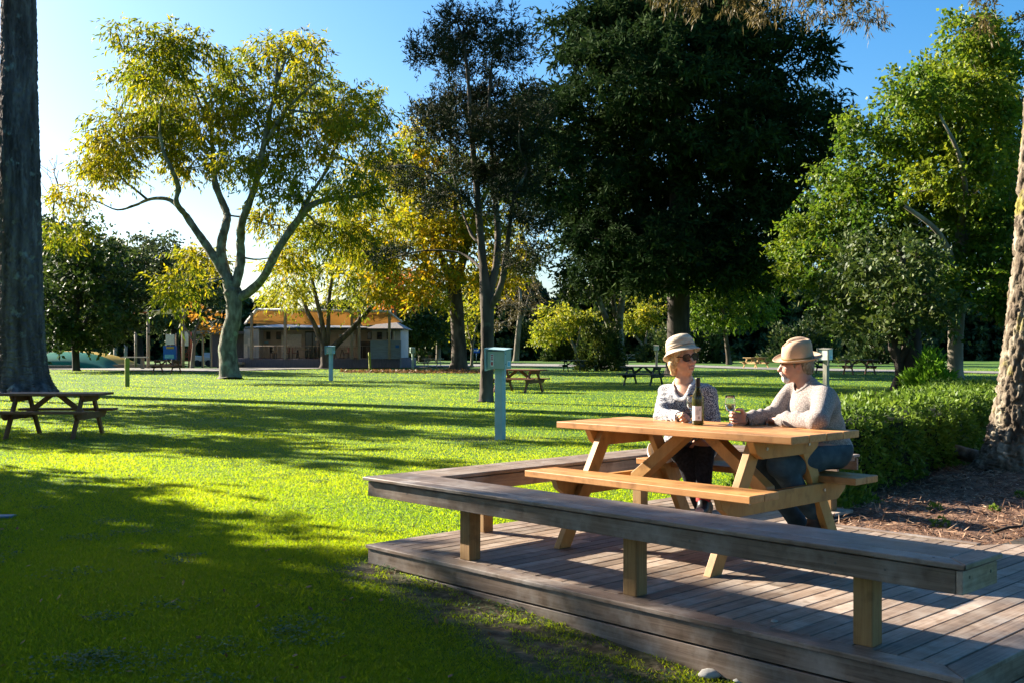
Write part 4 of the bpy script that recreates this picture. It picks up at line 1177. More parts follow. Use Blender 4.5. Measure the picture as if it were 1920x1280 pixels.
# the large spreading tree with drooping yellow-green leaves
tree('spreading_tree', 'tall spreading tree with crooked pale trunk and thin yellow green leaves', (432, 709), 52,
     [[(432, 712, 50), (431, 703, 40), (429, 680, 35), (427, 650, 33), (432, 620, 31), (441, 590, 29), (439, 560, 29), (434, 545, 31)],
      [(434, 545, 26), (424, 515, 20), (402, 482, 17), (372, 440, 14), (345, 400, 11), (320, 372, 8), (270, 366, 6, 1), (225, 376, 5, 2), (185, 388, 3, 2)],
      [(352, 408, 11), (338, 385, 10, -1), (351, 360, 9, -1), (347, 330, 8, -2), (332, 300, 6, -2), (325, 260, 4, -2)],
      [(424, 515, 18), (412, 465, 17), (424, 420, 16), (418, 395, 14, 1), (392, 345, 12, 1), (378, 290, 10, 2), (374, 230, 8, 2), (368, 180, 6, 2), (340, 130, 4, 2)],
      [(436, 548, 20), (452, 500, 17), (450, 455, 15), (462, 420, 14, -1), (492, 350, 12, -1), (512, 290, 10, -2), (522, 240, 8, -2), (536, 180, 6, -2), (538, 120, 4, -2)],
      [(440, 562, 20), (470, 548, 17), (505, 525, 15, -1), (540, 470, 14, -2), (568, 430, 13, -2), (600, 400, 11, -3), (640, 388, 9, -3), (700, 386, 6, -3)],
      [(374, 230, 6, 2), (352, 160, 5, 1), (330, 120, 4, 1), (300, 110, 2, 1)], [(378, 290, 6, 2), (330, 240, 5, 3), (280, 205, 4, 3), (240, 190, 2, 3)], [(368, 180, 5, 2), (395, 130, 4, 2), (415, 110, 2, 2)], [(534, 180, 5, -2), (560, 110, 4, -2), (580, 95, 2, -2)], [(512, 290, 6, -2), (560, 230, 5, -3), (610, 185, 4, -3), (640, 170, 2, -3)],
      [(568, 430, 9, -2), (590, 370, 7, -1), (620, 310, 6, 0), (636, 240, 4, 0)]],
     [(165, 290, 45, 18), (225, 280, 60, 28), (200, 320, 50, 22), (250, 190, 62, 34), (300, 240, 66, 38), (285, 150, 48, 28), (330, 118, 62, 24), (395, 130, 58, 26), (350, 180, 60, 34), (410, 190, 48, 34),
      (330, 290, 56, 28), (400, 250, 50, 32), (460, 170, 42, 34), (520, 112, 42, 24), (570, 106, 36, 24), (555, 130, 56, 34), (600, 140, 34, 28), (480, 230, 54, 36), (560, 210, 66, 38), (640, 200, 58, 38), (680, 240, 46, 34), (600, 270, 62, 38),
      (530, 310, 50, 30), (690, 300, 52, 34), (630, 340, 60, 32), (560, 370, 50, 26), (680, 370, 50, 28), (500, 400, 44, 24), (470, 320, 34, 22), (600, 430, 60, 30), (660, 440, 46, 30), (130, 372, 45, 16), (420, 290, 40, 22),
      (345, 480, 50, 26), (380, 545, 46, 30), (330, 525, 26, 16), (520, 480, 40, 26), (130, 440, 50, 18, -1), (212, 225, 44, 26, 0), (195, 258, 48, 22, 1), (250, 150, 46, 28, 0), (270, 215, 50, 30, 2), (705, 215, 36, 28, -1), (725, 300, 36, 28, -2), (300, 120, 40, 24, 1), (455, 120, 36, 24, 0)],
     LV['autumn_green'], MT['bark_grey'], 102, spacing=1.0, per=42, spread=.50, ll=.30, lw=.085, droop=.75, twig=.018, wander=.10, step=.45, depth_k=1.1, cdepth=9, flat_k=.7, grad=-.1, tone=.3, wob=.045, thick=.18, bumps=.022, layer=.0, bdroop=.02, sp=.42, dens=1.05, lpt=10, fat=1.02)

# forked multi-stem tree in front of the building
tree('forked_tree', 'low forking tree with several leaning stems before the canopy building, yellow green leaves', (612, 691), 81,
     [[(612, 694, 34), (612, 684, 24), (611, 668, 20), (612, 655, 20)], [(612, 655, 12), (598, 630, 10), (588, 605, 9), (575, 585, 8), (560, 540, 6, 1)], [(612, 656, 12), (606, 620, 10), (598, 580, 8), (588, 520, 6, -1), (580, 470, 4, -1)],
      [(613, 656, 10), (616, 610, 8), (616, 560, 7), (622, 500, 5, 1), (630, 460, 4, 1)], [(616, 664, 14), (630, 645, 12), (655, 622, 11), (685, 595, 9, -1), (712, 562, 7, -1), (730, 530, 4, -1)], [(668, 612, 7), (690, 580, 5, -2), (700, 540, 4, -2)]],
     [(560, 520, 50, 36), (600, 480, 60, 40), (650, 500, 56, 40), (540, 555, 40, 16), (640, 545, 50, 18), (690, 480, 50, 40), (700, 540, 46, 28), (520, 540, 36, 24), (620, 430, 54, 34), (665, 575, 30, 8), (720, 430, 46, 40)],
     LV['yellow_green'], MT['bark_brown'], 103, spacing=1.25, per=46, spread=.75, ll=.40, lw=.12, droop=.6, twig=.016, cdepth=9, wob=.12, flat_k=.6, dens=1.5)

tree('golden_tree', 'broad golden autumn tree with a stout trunk flared at the base', (861, 694), 74,
     [[(861, 698, 50), (861, 692, 38), (861, 680, 30), (861, 650, 27), (858, 610, 26), (853, 560, 26), (850, 530, 27)], [(850, 532, 20), (835, 500, 15), (815, 460, 12), (800, 400, 9, 1), (790, 340, 7, 1), (785, 280, 4, 1)], [(852, 532, 20), (868, 490, 15), (880, 440, 12), (900, 390, 9, -1), (920, 350, 6, -1)], [(850, 535, 12), (846, 470, 10, 2), (850, 400, 8, 2), (850, 330, 5, 2)]],
     [(790, 255, 36, 34), (770, 310, 40, 40), (810, 330, 46, 44), (760, 390, 48, 44), (830, 400, 56, 46), (740, 450, 52, 40), (790, 470, 56, 38), (850, 460, 50, 40), (900, 430, 50, 46), (940, 470, 46, 38), (760, 530, 56, 26), (820, 540, 44, 22), (910, 520, 50, 24), (975, 480, 36, 30), (880, 350, 46, 44), (950, 400, 36, 36), (700, 500, 40, 26), (725, 350, 30, 40)],
     LV['gold'], MT['bark_brown'], 104, spacing=1.3, per=50, spread=.75, ll=.38, lw=.15, droop=.45, twig=.028, cdepth=8, tone=.4, bumps=.02, thick=.25, wob=.05, fat=1.2)
tree('orange_tree', 'small orange leaved branch tree between the forked tree and the golden tree', (744, 690), 96,
     [[(744, 690, 8), (742, 640, 6), (742, 590, 5), (738, 560, 3)]], [(740, 525, 40, 24), (715, 535, 30, 18), (760, 540, 36, 18), (735, 560, 24, 10)],
     leaf_mat('orange_leaf', [(.40, .20, .015), (.55, .22, .015), (.52, .12, .01), (.45, .07, .01)], .5), MT['bark_brown'], 105, spacing=1.2, per=40, spread=.7, ll=.38, lw=.17, cdepth=3, twig=.015)

# slender dark tree with sparse needle foliage
tree('slender_tree', 'tall slender tree with a dark trunk and sparse olive needle clumps', (912, 756), 28.4,
     [[(911, 757, 38), (912, 750, 28), (913, 720, 25), (914, 660, 24), (914, 600, 25), (912, 560, 26), (905, 500, 15), (898, 420, 13), (893, 340, 12), (884, 250, 9), (880, 160, 7), (872, 80, 5), (850, 20, 3)],
      [(913, 568, 18), (930, 500, 14), (935, 440, 12, .3), (926, 350, 10, .3), (923, 270, 8, .4), (915, 180, 6, .4), (925, 90, 4, .4)],
      [(918, 580, 14), (940, 540, 11, -.5), (946, 500, 10, -.5), (955, 430, 8, -.5), (962, 370, 6, -.7), (990, 330, 4, -.7)],
      [(896, 400, 6), (868, 375, 5, -.6), (835, 345, 4, -.8), (790, 325, 3, -1), (745, 322, 2, -1)],
      [(906, 508, 7), (870, 470, 5, .8), (820, 462, 4, 1), (770, 465, 3, 1.1), (715, 480, 2, 1.2)],
      [(893, 460, 6), (870, 410, 5, .6), (850, 330, 4, .8), (838, 260, 3, .8)]],
     [(860, 30, 40, 26), (830, 70, 40, 26), (880, 80, 44, 34), (935, 60, 34, 30), (820, 120, 46, 28), (880, 140, 60, 34), (950, 110, 44, 30), (985, 60, 20, 16), (800, 190, 34, 24), (850, 190, 54, 30), (920, 200, 60, 36), (975, 170, 44, 30), (870, 250, 62, 32), (940, 260, 50, 34), (810, 250, 34, 22), (1000, 230, 34, 30), (985, 300, 44, 30),
      (775, 325, 44, 13), (735, 320, 20, 9), (830, 380, 44, 16), (795, 372, 22, 9), (712, 482, 26, 9), (760, 462, 24, 6), (960, 380, 40, 26), (990, 430, 40, 24), (880, 320, 46, 22), (985, 490, 34, 18), (930, 330, 40, 24), (850, 300, 30, 16)],
     LV['manuka'], MT['bark_brown'], 106, spacing=.42, per=34, spread=.22, ll=.13, lw=.032, droop=.0, up=.15, twig=.009, cdepth=3.2, depth_k=.9, step=.25, flat_k=.9, thick=.1, bumps=.012, wob=.05, dens=2.8, lpt=12, sp=.58)

# giant dark conifer
tree('giant_conifer', 'giant dense dark conifer filling the sky behind the seated woman', (1271, 703), 60,
     [[(1271, 706, 58), (1271, 692, 46), (1272, 640, 42), (1272, 560, 42), (1272, 480, 36), (1272, 350, 32), (1268, 200, 26), (1262, 0, 20), (1258, -160, 10)],
      [(1262, 560, 22), (1240, 500, 18), (1215, 430, 14, 1), (1190, 340, 10, 1)], [(1280, 500, 16), (1310, 440, 13, -1), (1350, 370, 10, -1)]],
     [(1262, -150, 90, 70), (1250, -60, 150, 60), (1240, 40, 190, 60), (1330, 20, 170, 60), (1150, 90, 90, 56), (1100, 60, 50, 40), (1280, 120, 200, 64), (1420, 110, 100, 60), (1490, 110, 50, 28), (1180, 180, 150, 60), (1330, 200, 190, 66), (1460, 190, 80, 50), (1060, 200, 90, 44), (1000, 260, 80, 44), (1100, 280, 130, 60), (1250, 280, 200, 64), (1400, 280, 140, 60), (1500, 280, 70, 48),
      (960, 300, 50, 30), (1040, 350, 100, 44), (1170, 370, 150, 54), (1310, 370, 170, 56), (1440, 360, 110, 54), (1120, 430, 100, 40), (1240, 450, 140, 44), (1370, 440, 120, 48), (1470, 420, 70, 40), (1330, 500, 80, 36), (1190, 500, 70, 30), (1120, 500, 50, 26), (1420, 490, 60, 30), (1270, 470, 100, 44, -4), (1225, 520, 70, 32, -3.5), (1325, 520, 70, 30, -3.5), (1515, 40, 30, 9), (1538, 100, 26, 9), (1548, 150, 24, 9), (1055, 120, 28, 12), (1046, 30, 22, 14), (1535, 230, 24, 10), (1560, 275, 22, 10)],
     LV['conifer'], MT['bark_dark'], 107, spacing=1.3, per=64, spread=.68, ll=.42, lw=.13, droop=.25, up=.0, twig=.015, cdepth=11, depth_k=.7, flat_k=.55, tone=.3, thick=.25, bumps=.02, sp=.62, fat=1.04, dens=2.0, lpt=14)

# right-hand broadleaf tree with a pale trunk
tree('broadleaf_tree', 'large sunlit green tree with a straight pale trunk behind the hedge', (1791, 726), 40.7,
     [[(1791, 729, 44), (1791, 722, 34), (1791, 690, 28), (1791, 640, 27), (1795, 590, 27), (1797, 560, 26), (1802, 500, 22), (1800, 420, 18), (1806, 330, 15), (1802, 240, 11), (1795, 160, 7), (1800, 100, 4)],
      [(1797, 560, 16), (1770, 500, 12, -1), (1720, 440, 10, -2), (1660, 400, 7, -2)], [(1800, 480, 14), (1840, 420, 11, 1), (1870, 350, 8, 1)], [(1803, 430, 12), (1770, 380, 10, -2), (1740, 320, 8, -3), (1710, 260, 5, -3)]],
     [(1790, 90, 44, 24), (1760, 140, 50, 34), (1830, 110, 44, 30), (1800, 170, 66, 40), (1860, 170, 44, 40), (1700, 215, 44, 30), (1720, 260, 60, 36), (1790, 250, 76, 44), (1860, 260, 60, 50), (1640, 210, 30, 26), (1640, 260, 50, 34), (1690, 320, 76, 40), (1780, 340, 80, 44), (1860, 360, 66, 50), (1610, 310, 44, 32), (1600, 380, 60, 36), (1690, 400, 80, 40), (1790, 430, 86, 44), (1870, 450, 60, 44),
      (1560, 440, 50, 30), (1620, 460, 70, 32), (1710, 480, 80, 36), (1530, 500, 50, 26), (1600, 520, 66, 26), (1690, 540, 70, 30), (1840, 530, 70, 36), (1770, 530, 50, 26), (1640, 570, 46, 18), (1870, 570, 46, 22)],
     LV['broad'], MT['bark_pale'], 108, spacing=.78, per=48, spread=.42, ll=.19, lw=.115, droop=.25, twig=.012, cdepth=7, depth_k=.9, tone=.35, grad=.3, thick=.2, bumps=.012, sp=.62, fat=1.3, dens=2.2)

# dark double trunk with a lower dark crown
tree('old_dark_tree', 'old tree with gnarled double dark trunk on a low mound, deep green low crown', (1706, 738), 34,
     [[(1690, 742, 50), (1686, 728, 30), (1690, 705, 20), (1688, 680, 17), (1678, 655, 20), (1674, 635, 17), (1676, 610, 15), (1684, 560, 12), (1680, 500, 8)], [(1716, 742, 60), (1714, 722, 46), (1712, 680, 36), (1710, 640, 34), (1708, 600, 30), (1700, 540, 22), (1690, 470, 12)], [(1740, 742, 36), (1726, 728, 26), (1718, 700, 20)], [(1686, 680, 14), (1700, 640, 12, -.3), (1698, 610, 12, -.3)]],
     [(1680, 560, 70, 36), (1620, 570, 54, 30), (1740, 560, 60, 36), (1690, 500, 80, 36), (1640, 520, 56, 30), (1750, 500, 50, 36), (1600, 600, 36, 18), (1700, 600, 50, 18), (1650, 605, 30, 14), (1770, 590, 36, 22), (1700, 450, 60, 30)],
     LV['deep'], MT['bark_dark'], 109, spacing=.72, per=46, spread=.40, ll=.19, lw=.11, droop=.2, twig=.012, cdepth=6, depth_k=.9, bumps=.03, thick=.2, wob=.06)

# far right conifers
tree('tall_conifer', 'olive gold conifer at the right edge behind the sunlit green tree', (1895, 712), 52,
     [[(1895, 716, 34), (1895, 690, 26), (1895, 500, 22), (1895, 300, 16), (1893, 140, 8), (1892, 60, 3)]],
     [(1893, 70, 16, 22), (1885, 120, 34, 26), (1905, 150, 40, 26), (1870, 170, 30, 20), (1890, 200, 56, 30), (1930, 210, 40, 36), (1880, 270, 60, 36), (1930, 300, 50, 40), (1890, 350, 66, 40), (1930, 410, 60, 40), (1880, 440, 60, 36), (1900, 510, 66, 36), (1950, 520, 50, 36), (1880, 570, 50, 24), (1920, 585, 46, 22), (1828, 60, 10, 14), (1800, 80, 0.1, 0.1)],
     leaf_mat('olive_gold_leaf', [(.03, .045, .010), (.08, .075, .012), (.17, .125, .018), (.22, .15, .02)], .3), MT['bark_dark'], 110, spacing=.95, per=52, spread=.5, ll=.30, lw=.09, droop=.2, twig=.012, cdepth=5, depth_k=.9)

FINE_TOP[:] = [5.0, .030]
# near lichened trunk at the right edge with overhanging sprays
NT = 10.7
tree('near_tree', 'rough lichen covered trunk at the right edge on the mulch bed', (1893, 893), NT,
     [[(1886, 902, 156), (1891, 885, 128), (1899, 850, 110), (1908, 800, 98), (1920, 720, 92), (1934, 600, 88), (1946, 450, 84), (1955, 300, 80), (1964, 150, 78), (1972, 0, 74), (1980, -200, 66), (1990, -420, 52)],
      [(1860, 880, 40, -.1), (1835, 895, 30, -.15), (1815, 904, 10, -.2)], [(1850, 862, 30, .25), (1828, 852, 26, .5), (1805, 850, 10, .7)],
      [(1985, -280, 40), (1850, -330, 32, -.5), (1650, -300, 24, -.8), (1450, -200, 16, -.9), (1330, -90, 9, -.8)],
      [(1990, -380, 34), (1900, -420, 26, .3), (1760, -330, 18, .5), (1640, -180, 10, .5), (1560, -60, 5, .5)]],
     [(1340, -40, 110, 40, -.8), (1250, 0, 90, 40, -.8), (1330, 30, 70, 40, -.8), (1430, 20, 90, 46, -.8), (1270, 30, 60, 24, -.7), (1400, -10, 90, 50, -.6), (1560, -20, 70, 26, .4), (1650, -8, 50, 26, .4), (1640, 12, 26, 22, .4), (1590, 2, 40, 16, .3), (1880, -5, 36, 24, .2), (1860, 22, 16, 16, .2), (1490, -10, 50, 24, 0), (1700, -160, 120, 60, .5), (1500, -200, 140, 60, -.5), (1900, -250, 150, 70, .2), (1760, -420, 200, 90, .6)],
     LV['sprig'], MT['bark_lichen'], 111, fine=.018, sp=1, dens=2.2, fat=1, spacing=.17, per=26, spread=.085, ll=.085, lw=.014, droop=.75, twig=.0022, cdepth=.8, depth_k=.8, step=.1, flat_k=1.3, thick=.30, bdroop=-.02, bare=.25)

# round dark tree before the playground
tree('round_tree', 'round dense dark green tree with a short trunk in front of the jumping pillow', (143, 696), 70,
     [[(143, 699, 20), (143, 692, 14), (142, 670, 13), (141, 645, 14)], [(141, 648, 9), (120, 620, 7, 1), (100, 580, 5, 1)], [(142, 648, 9), (165, 615, 7, -1), (185, 580, 5, -1)], [(142, 645, 9), (146, 580, 7), (150, 500, 4)]],
     [(150, 480, 60, 36), (110, 500, 44, 36), (195, 500, 48, 36), (150, 540, 80, 40), (90, 560, 44, 36), (215, 560, 44, 36), (150, 600, 76, 32), (110, 620, 50, 18), (200, 610, 46, 24), (230, 590, 24, 24), (160, 630, 50, 14), (90, 440, 40, 24), (140, 440, 46, 20)],
     LV['deep'], MT['bark_dark'], 112, spacing=1.25, per=58, spread=.7, ll=.32, lw=.19, twig=.014, cdepth=7, depth_k=1, droop=.2, tone=.3)
for i, (px, base_, top, lbl, k) in enumerate(((262, 689, 440, 'pale olive tree with a thick leaning trunk behind the playground poles', 'olive'), (330, 688, 455, 'dusky olive tree behind the bare autumn sapling, left of the spreading tree', 'olive'), (70, 690, 395, 'dark tree partly hidden by the huge furrowed trunk', 'dark'))):
    h = base_ - top
    tree('olive_tree', lbl, (px, base_), 100 + 4 * i,
         [[(px, base_ + 2, 22), (px, base_ - 10, 17), (px - 4, base_ - .25 * h, 15), (px + 4, base_ - .45 * h, 11), (px, base_ - .8 * h, 5)]],
         [(px, top + .14 * h, 40, .12 * h), (px - 40, top + .25 * h, 36, .12 * h), (px + 38, top + .24 * h, 38, .12 * h), (px, top + .38 * h, 66, .13 * h), (px - 50, top + .5 * h, 40, .12 * h), (px + 50, top + .5 * h, 40, .12 * h), (px + 6, top + .62 * h, 56, .10 * h)],
         leaf_mat('olive_leaf', [(.03, .05, .018), (.07, .095, .03), (.14, .16, .05)], .3) if k == 'olive' else LV['deep'], MT['bark_dark'], 120 + i, spacing=1.7, per=52, spread=.9, ll=.42, lw=.22, twig=.02, cdepth=7, group='olive trees behind the playground')
# bare sapling with a few orange leaves
tree('autumn_sapling', 'nearly bare small tree with orange leaves left of the crooked pale trunk', (362, 690), 80,
     [[(360, 692, 9), (362, 670, 7), (364, 645, 6), (366, 615, 4)], [(364, 648, 4), (385, 620, 3), (405, 600, 2)], [(364, 642, 4), (345, 610, 3), (330, 590, 2)]],
     [(385, 590, 40, 30), (410, 610, 36, 20), (350, 600, 40, 30), (400, 625, 40, 10), (370, 575, 40, 20), (425, 620, 20, 12)],
     LV['rust'], MT['bark_pale'], 113, spacing=.85, per=12, spread=.5, ll=.34, lw=.2, twig=.02, cdepth=4, bare=.45, fat=.75, dens=.8)
tree('bare_tree', 'leafless pale twigs rising behind the huge trunk at the skyline', (105, 688), 95,
     [[(105, 690, 14), (104, 600, 10), (106, 480, 7), (100, 400, 4)]], [(95, 350, 40, 40), (120, 360, 40, 30), (80, 330, 20, 30), (105, 310, 30, 26)], LV['rust'], MT['bark_pale'], 114, spacing=1.3, per=3, spread=.4, ll=.2, lw=.1, twig=.03, cdepth=4, bare=.9)

# trees in the middle distance, right of centre
tree('double_trunk_tree', 'grey double trunked tree between the dark cone shrub and the woman', (1161, 693), 76,
     [[(1162, 697, 30), (1162, 690, 22), (1162, 670, 19), (1161, 640, 18), (1160, 610, 15), (1165, 570, 13), (1172, 530, 9), (1180, 480, 5)], [(1160, 645, 13), (1148, 625, 12), (1134, 595, 11, -.5), (1122, 565, 10, -.5), (1112, 530, 8, -.5), (1100, 490, 5, -.5)], [(1161, 615, 10), (1152, 580, 9, .5), (1150, 540, 7, .5)]],
     [(1110, 500, 50, 30), (1160, 490, 56, 30), (1200, 510, 44, 30), (1080, 520, 36, 26), (1130, 540, 50, 16), (1090, 545, 36, 14), (1150, 450, 70, 30)],
     LV['deep'], MT['bark_grey'], 115, spacing=1.25, per=50, spread=.7, ll=.34, lw=.17, twig=.015, cdepth=6)
tree('gold_green_tree', 'small leaning tree with bright yellow green foliage between the tables', (1084, 676), 130,
     [[(1084, 678, 7), (1080, 660, 5.5), (1072, 640, 5), (1060, 622, 3.5)], [(1079, 655, 4), (1086, 630, 3.5), (1090, 605, 2)]],
     [(1040, 600, 30, 18), (1020, 620, 20, 16), (1065, 595, 36, 18), (1090, 605, 26, 16), (1050, 620, 36, 12), (1015, 632, 12, 10)],
     LV['yellow_green'], MT['bark_pale'], 116, spacing=1.4, per=50, spread=.8, ll=.45, lw=.2, twig=.02, cdepth=5, droop=.4)
tree('twin_stem_tree', 'far small tree with orange tan forked stems just left of the woman', (1208, 673), 145,
     [[(1208, 675, 8), (1208, 660, 7), (1207, 648, 7)], [(1207, 650, 5), (1196, 636, 4.5), (1184, 622, 4), (1176, 600, 2)], [(1208, 650, 5), (1213, 630, 4.5), (1216, 605, 4), (1222, 580, 2)]],
     [(1190, 596, 24, 18), (1215, 585, 26, 20), (1180, 612, 16, 12), (1205, 612, 22, 10), (1200, 570, 30, 16)],
     LV['yellow_green'], MT['bark_pale'], 117, spacing=1.5, per=44, spread=.8, ll=.45, lw=.2, twig=.02, cdepth=5)
tree('park_tree', 'olive green tree with a slim trunk seen between the two seated people', (1366, 684), 105,
     [[(1367, 686, 13), (1366, 670, 9), (1362, 640, 8), (1356, 600, 7), (1352, 540, 5)]],
     [(1350, 500, 50, 30), (1310, 530, 46, 30), (1390, 530, 46, 30), (1350, 560, 56, 26), (1300, 570, 34, 24), (1400, 570, 40, 24), (1330, 600, 36, 14), (1380, 600, 30, 12), (1350, 450, 50, 40), (1430, 500, 40, 36)],
     LV['broad'], MT['bark_brown'], 118, spacing=1.5, per=54, spread=.85, ll=.40, lw=.22, twig=.018, cdepth=7)
tree('pale_stem_tree', 'thin pale straight trunk with bare twiggy crown in the far middle', (968, 676), 140,
     [[(967, 678, 14), (968, 668, 11), (971, 630, 10), (975, 590, 8), (977, 555, 6), (972, 530, 3)], [(973, 610, 5), (985, 585, 4), (990, 555, 2)]],
     [(975, 555, 30, 26), (1000, 570, 26, 22), (950, 570, 26, 20), (970, 530, 30, 20), (940, 600, 20, 16)], LV['sprig'], MT['bark_pale'], 119, spacing=1.3, per=26, spread=.7, ll=.35, lw=.1, twig=.03, cdepth=5, bare=.2)
tree('pale_stem_tree', 'thin pale trunk left of the golden tree, behind the pale picnic table', (822, 672), 125,
     [[(822, 674, 11), (822, 660, 9), (822, 630, 8), (820, 590, 6), (822, 555, 4)]],
     [(820, 590, 26, 20), (800, 575, 26, 20), (840, 580, 26, 22), (812, 610, 24, 14), (846, 604, 18, 12), (780, 600, 24, 16)], LV['yellow_green'], MT['bark_pale'], 130, spacing=1.5, per=46, spread=.8, ll=.45, lw=.22, twig=.02, cdepth=5)
tree('young_tree', 'thin young tree with yellow leaves between the golden and the slender trunks', (884, 690), 88,
     [[(884, 692, 7), (885, 670, 5), (886, 645, 5), (892, 615, 3)], [(886, 650, 3.5), (879, 625, 3), (875, 600, 2)]],
     [(880, 600, 26, 16), (895, 620, 20, 14), (872, 630, 16, 12), (900, 590, 24, 16), (890, 575, 30, 14)], LV['yellow_green'], MT['bark_pale'], 131, spacing=1.1, per=18, spread=.6, ll=.34, lw=.18, twig=.015, cdepth=3)
for i, (px, d, lb) in enumerate(((790, 122, 'dark leafy tree right of the blue grey boundary fence'), (740, 118, 'dark tree behind the right end of the camp building'))):
    tree('backdrop_tree', lb, (px, 676), d, [[(px, 678, 14), (px, 660, 11), (px + 2, 620, 9), (px - 3, 570, 5)]],
         [(px, 570, 40, 30), (px - 30, 590, 30, 26), (px + 26, 595, 30, 26), (px, 615, 44, 22), (px - 20, 640, 24, 16), (px + 20, 640, 20, 14)], LV['deep'], MT['bark_dark'], 140 + i, spacing=1.7, per=50, spread=.9, ll=.5, lw=.28, twig=.02, cdepth=6)

# shrubs
p = at(1131, 696, 73)
bush('cone_shrub', 'dense dark cone shaped shrub under the double trunked tree', (p[0], 75, 0), (1.7, 1.6, 3.4), LV['deep'], 201, n=9000, ll=.22, lw=.12, bark=MT['bark_dark'])
p = at(1728, 738, 33.6)
bush('leafy_shrub', 'bright green leafy shrub growing at the foot of the gnarled dark trunk', (p[0], 32.9, .05), (.74, .62, 1.12), LV['bright'], 202, n=2600, ll=.24, lw=.06, up=.5, lumps=.3)
for i, (px, d, lb, r_, s_) in enumerate(((1060, 135, 'low grey green shrub by the foot of the gold green tree', 2.6, 31), (1250, 125, 'broad pale leaved shrub behind the woman', 3.2, 32), (1010, 148, 'wide grey green shrub behind the far pale trunk', 4.2, 33), (1300, 118, 'dense mid green shrub at the back between the two seated people', 3.6, 34), (1655, 112, 'broad sunlit shrub behind the dark brown table', 4.0, 35), (1500, 125, 'dense shrub at the back behind the hatted man', 4.2, 36))):
    bush('back_shrub', lb, ((px - HX) / FPX * d, d, 0), (r_, r_ * .7, r_ * 1.15), LV['wood'], 210 + i, n=4200, ll=.5, lw=.28, lumps=.3, group='shrubs before the back woodland')
# low plants behind the back bench and weeds in the mulch
def patch(name, label, poly_uv, h, n, leaf, seed, ll, lw, z=.1):
    r_ = np.random.default_rng(seed); lo = np.min(poly_uv, 0); hi = np.max(poly_uv, 0)
    q = r_.uniform(lo, hi, (n, 2)); P = ORG + q[:, :1] * UV + q[:, 1:] * VV
    e = np.minimum.reduce([q[:, 0] - lo[0], hi[0] - q[:, 0], q[:, 1] - lo[1], hi[1] - q[:, 1]])
    k = smooth(e / .25) * (1 + .2 * np.sin(q[:, 0] * 9) * np.sin(q[:, 1] * 8))
    P = np.concatenate([P, (z + h * k * r_.uniform(0, 1, n) ** .5)[:, None]], 1)
    D = unit(r_, n); D[:, 2] = np.abs(D[:, 2]) + .2; N = unit(r_, n)
    V, F = leaf_quads(P, D, N, ll * r_.uniform(.6, 1.3, n), lw * r_.uniform(.7, 1.3, n))
    return tag(mesh_np(name, V, F, leaf, rnd=r_.uniform(size=n)), label, kind='stuff')
patch('ground_cover', 'low leafy ground cover behind the back bench', [(.0, 3.72), (1.2, 4.5)], .50, 7000, LV['hedge'], 61, .07, .035)
for i, (px, py, lb) in enumerate(((1765, 985, 'pale green weed in the mulch, nearest the deck border'), (1752, 955, 'small weed in the mulch behind another weed'), (1912, 930, 'little weed at the right edge of the mulch below the trunk'), (1862, 955, 'tiny pale weed in the mulch before the lichened trunk'))):
    d = gd(py, .13); p = at(px, py, d)
    bush('weed', lb, (p[0], p[1], .12), (.065 - .008 * i, .065 - .008 * i, .06 - .006 * i), LV['hedge'], 230 + i, n=70, ll=.032, lw=.018, lumps=.2, group='weeds in the mulch')
d = gd(985, .13); p = at(1860, 1003, gd(1003, .13))
m = MB(5); m.tube([(0, 0, .0), (.12, .03, .03), (.26, .10, .03), (.33, .22, .06), (.42, .3, .03)], [.012, .011, .009, .007, .003], 6); o = m.build('twig', MT['bark_dark']); o.location = (p[0], p[1], .15); tag(o, 'fallen dark curved twig on the sunlit mulch', 'twig')

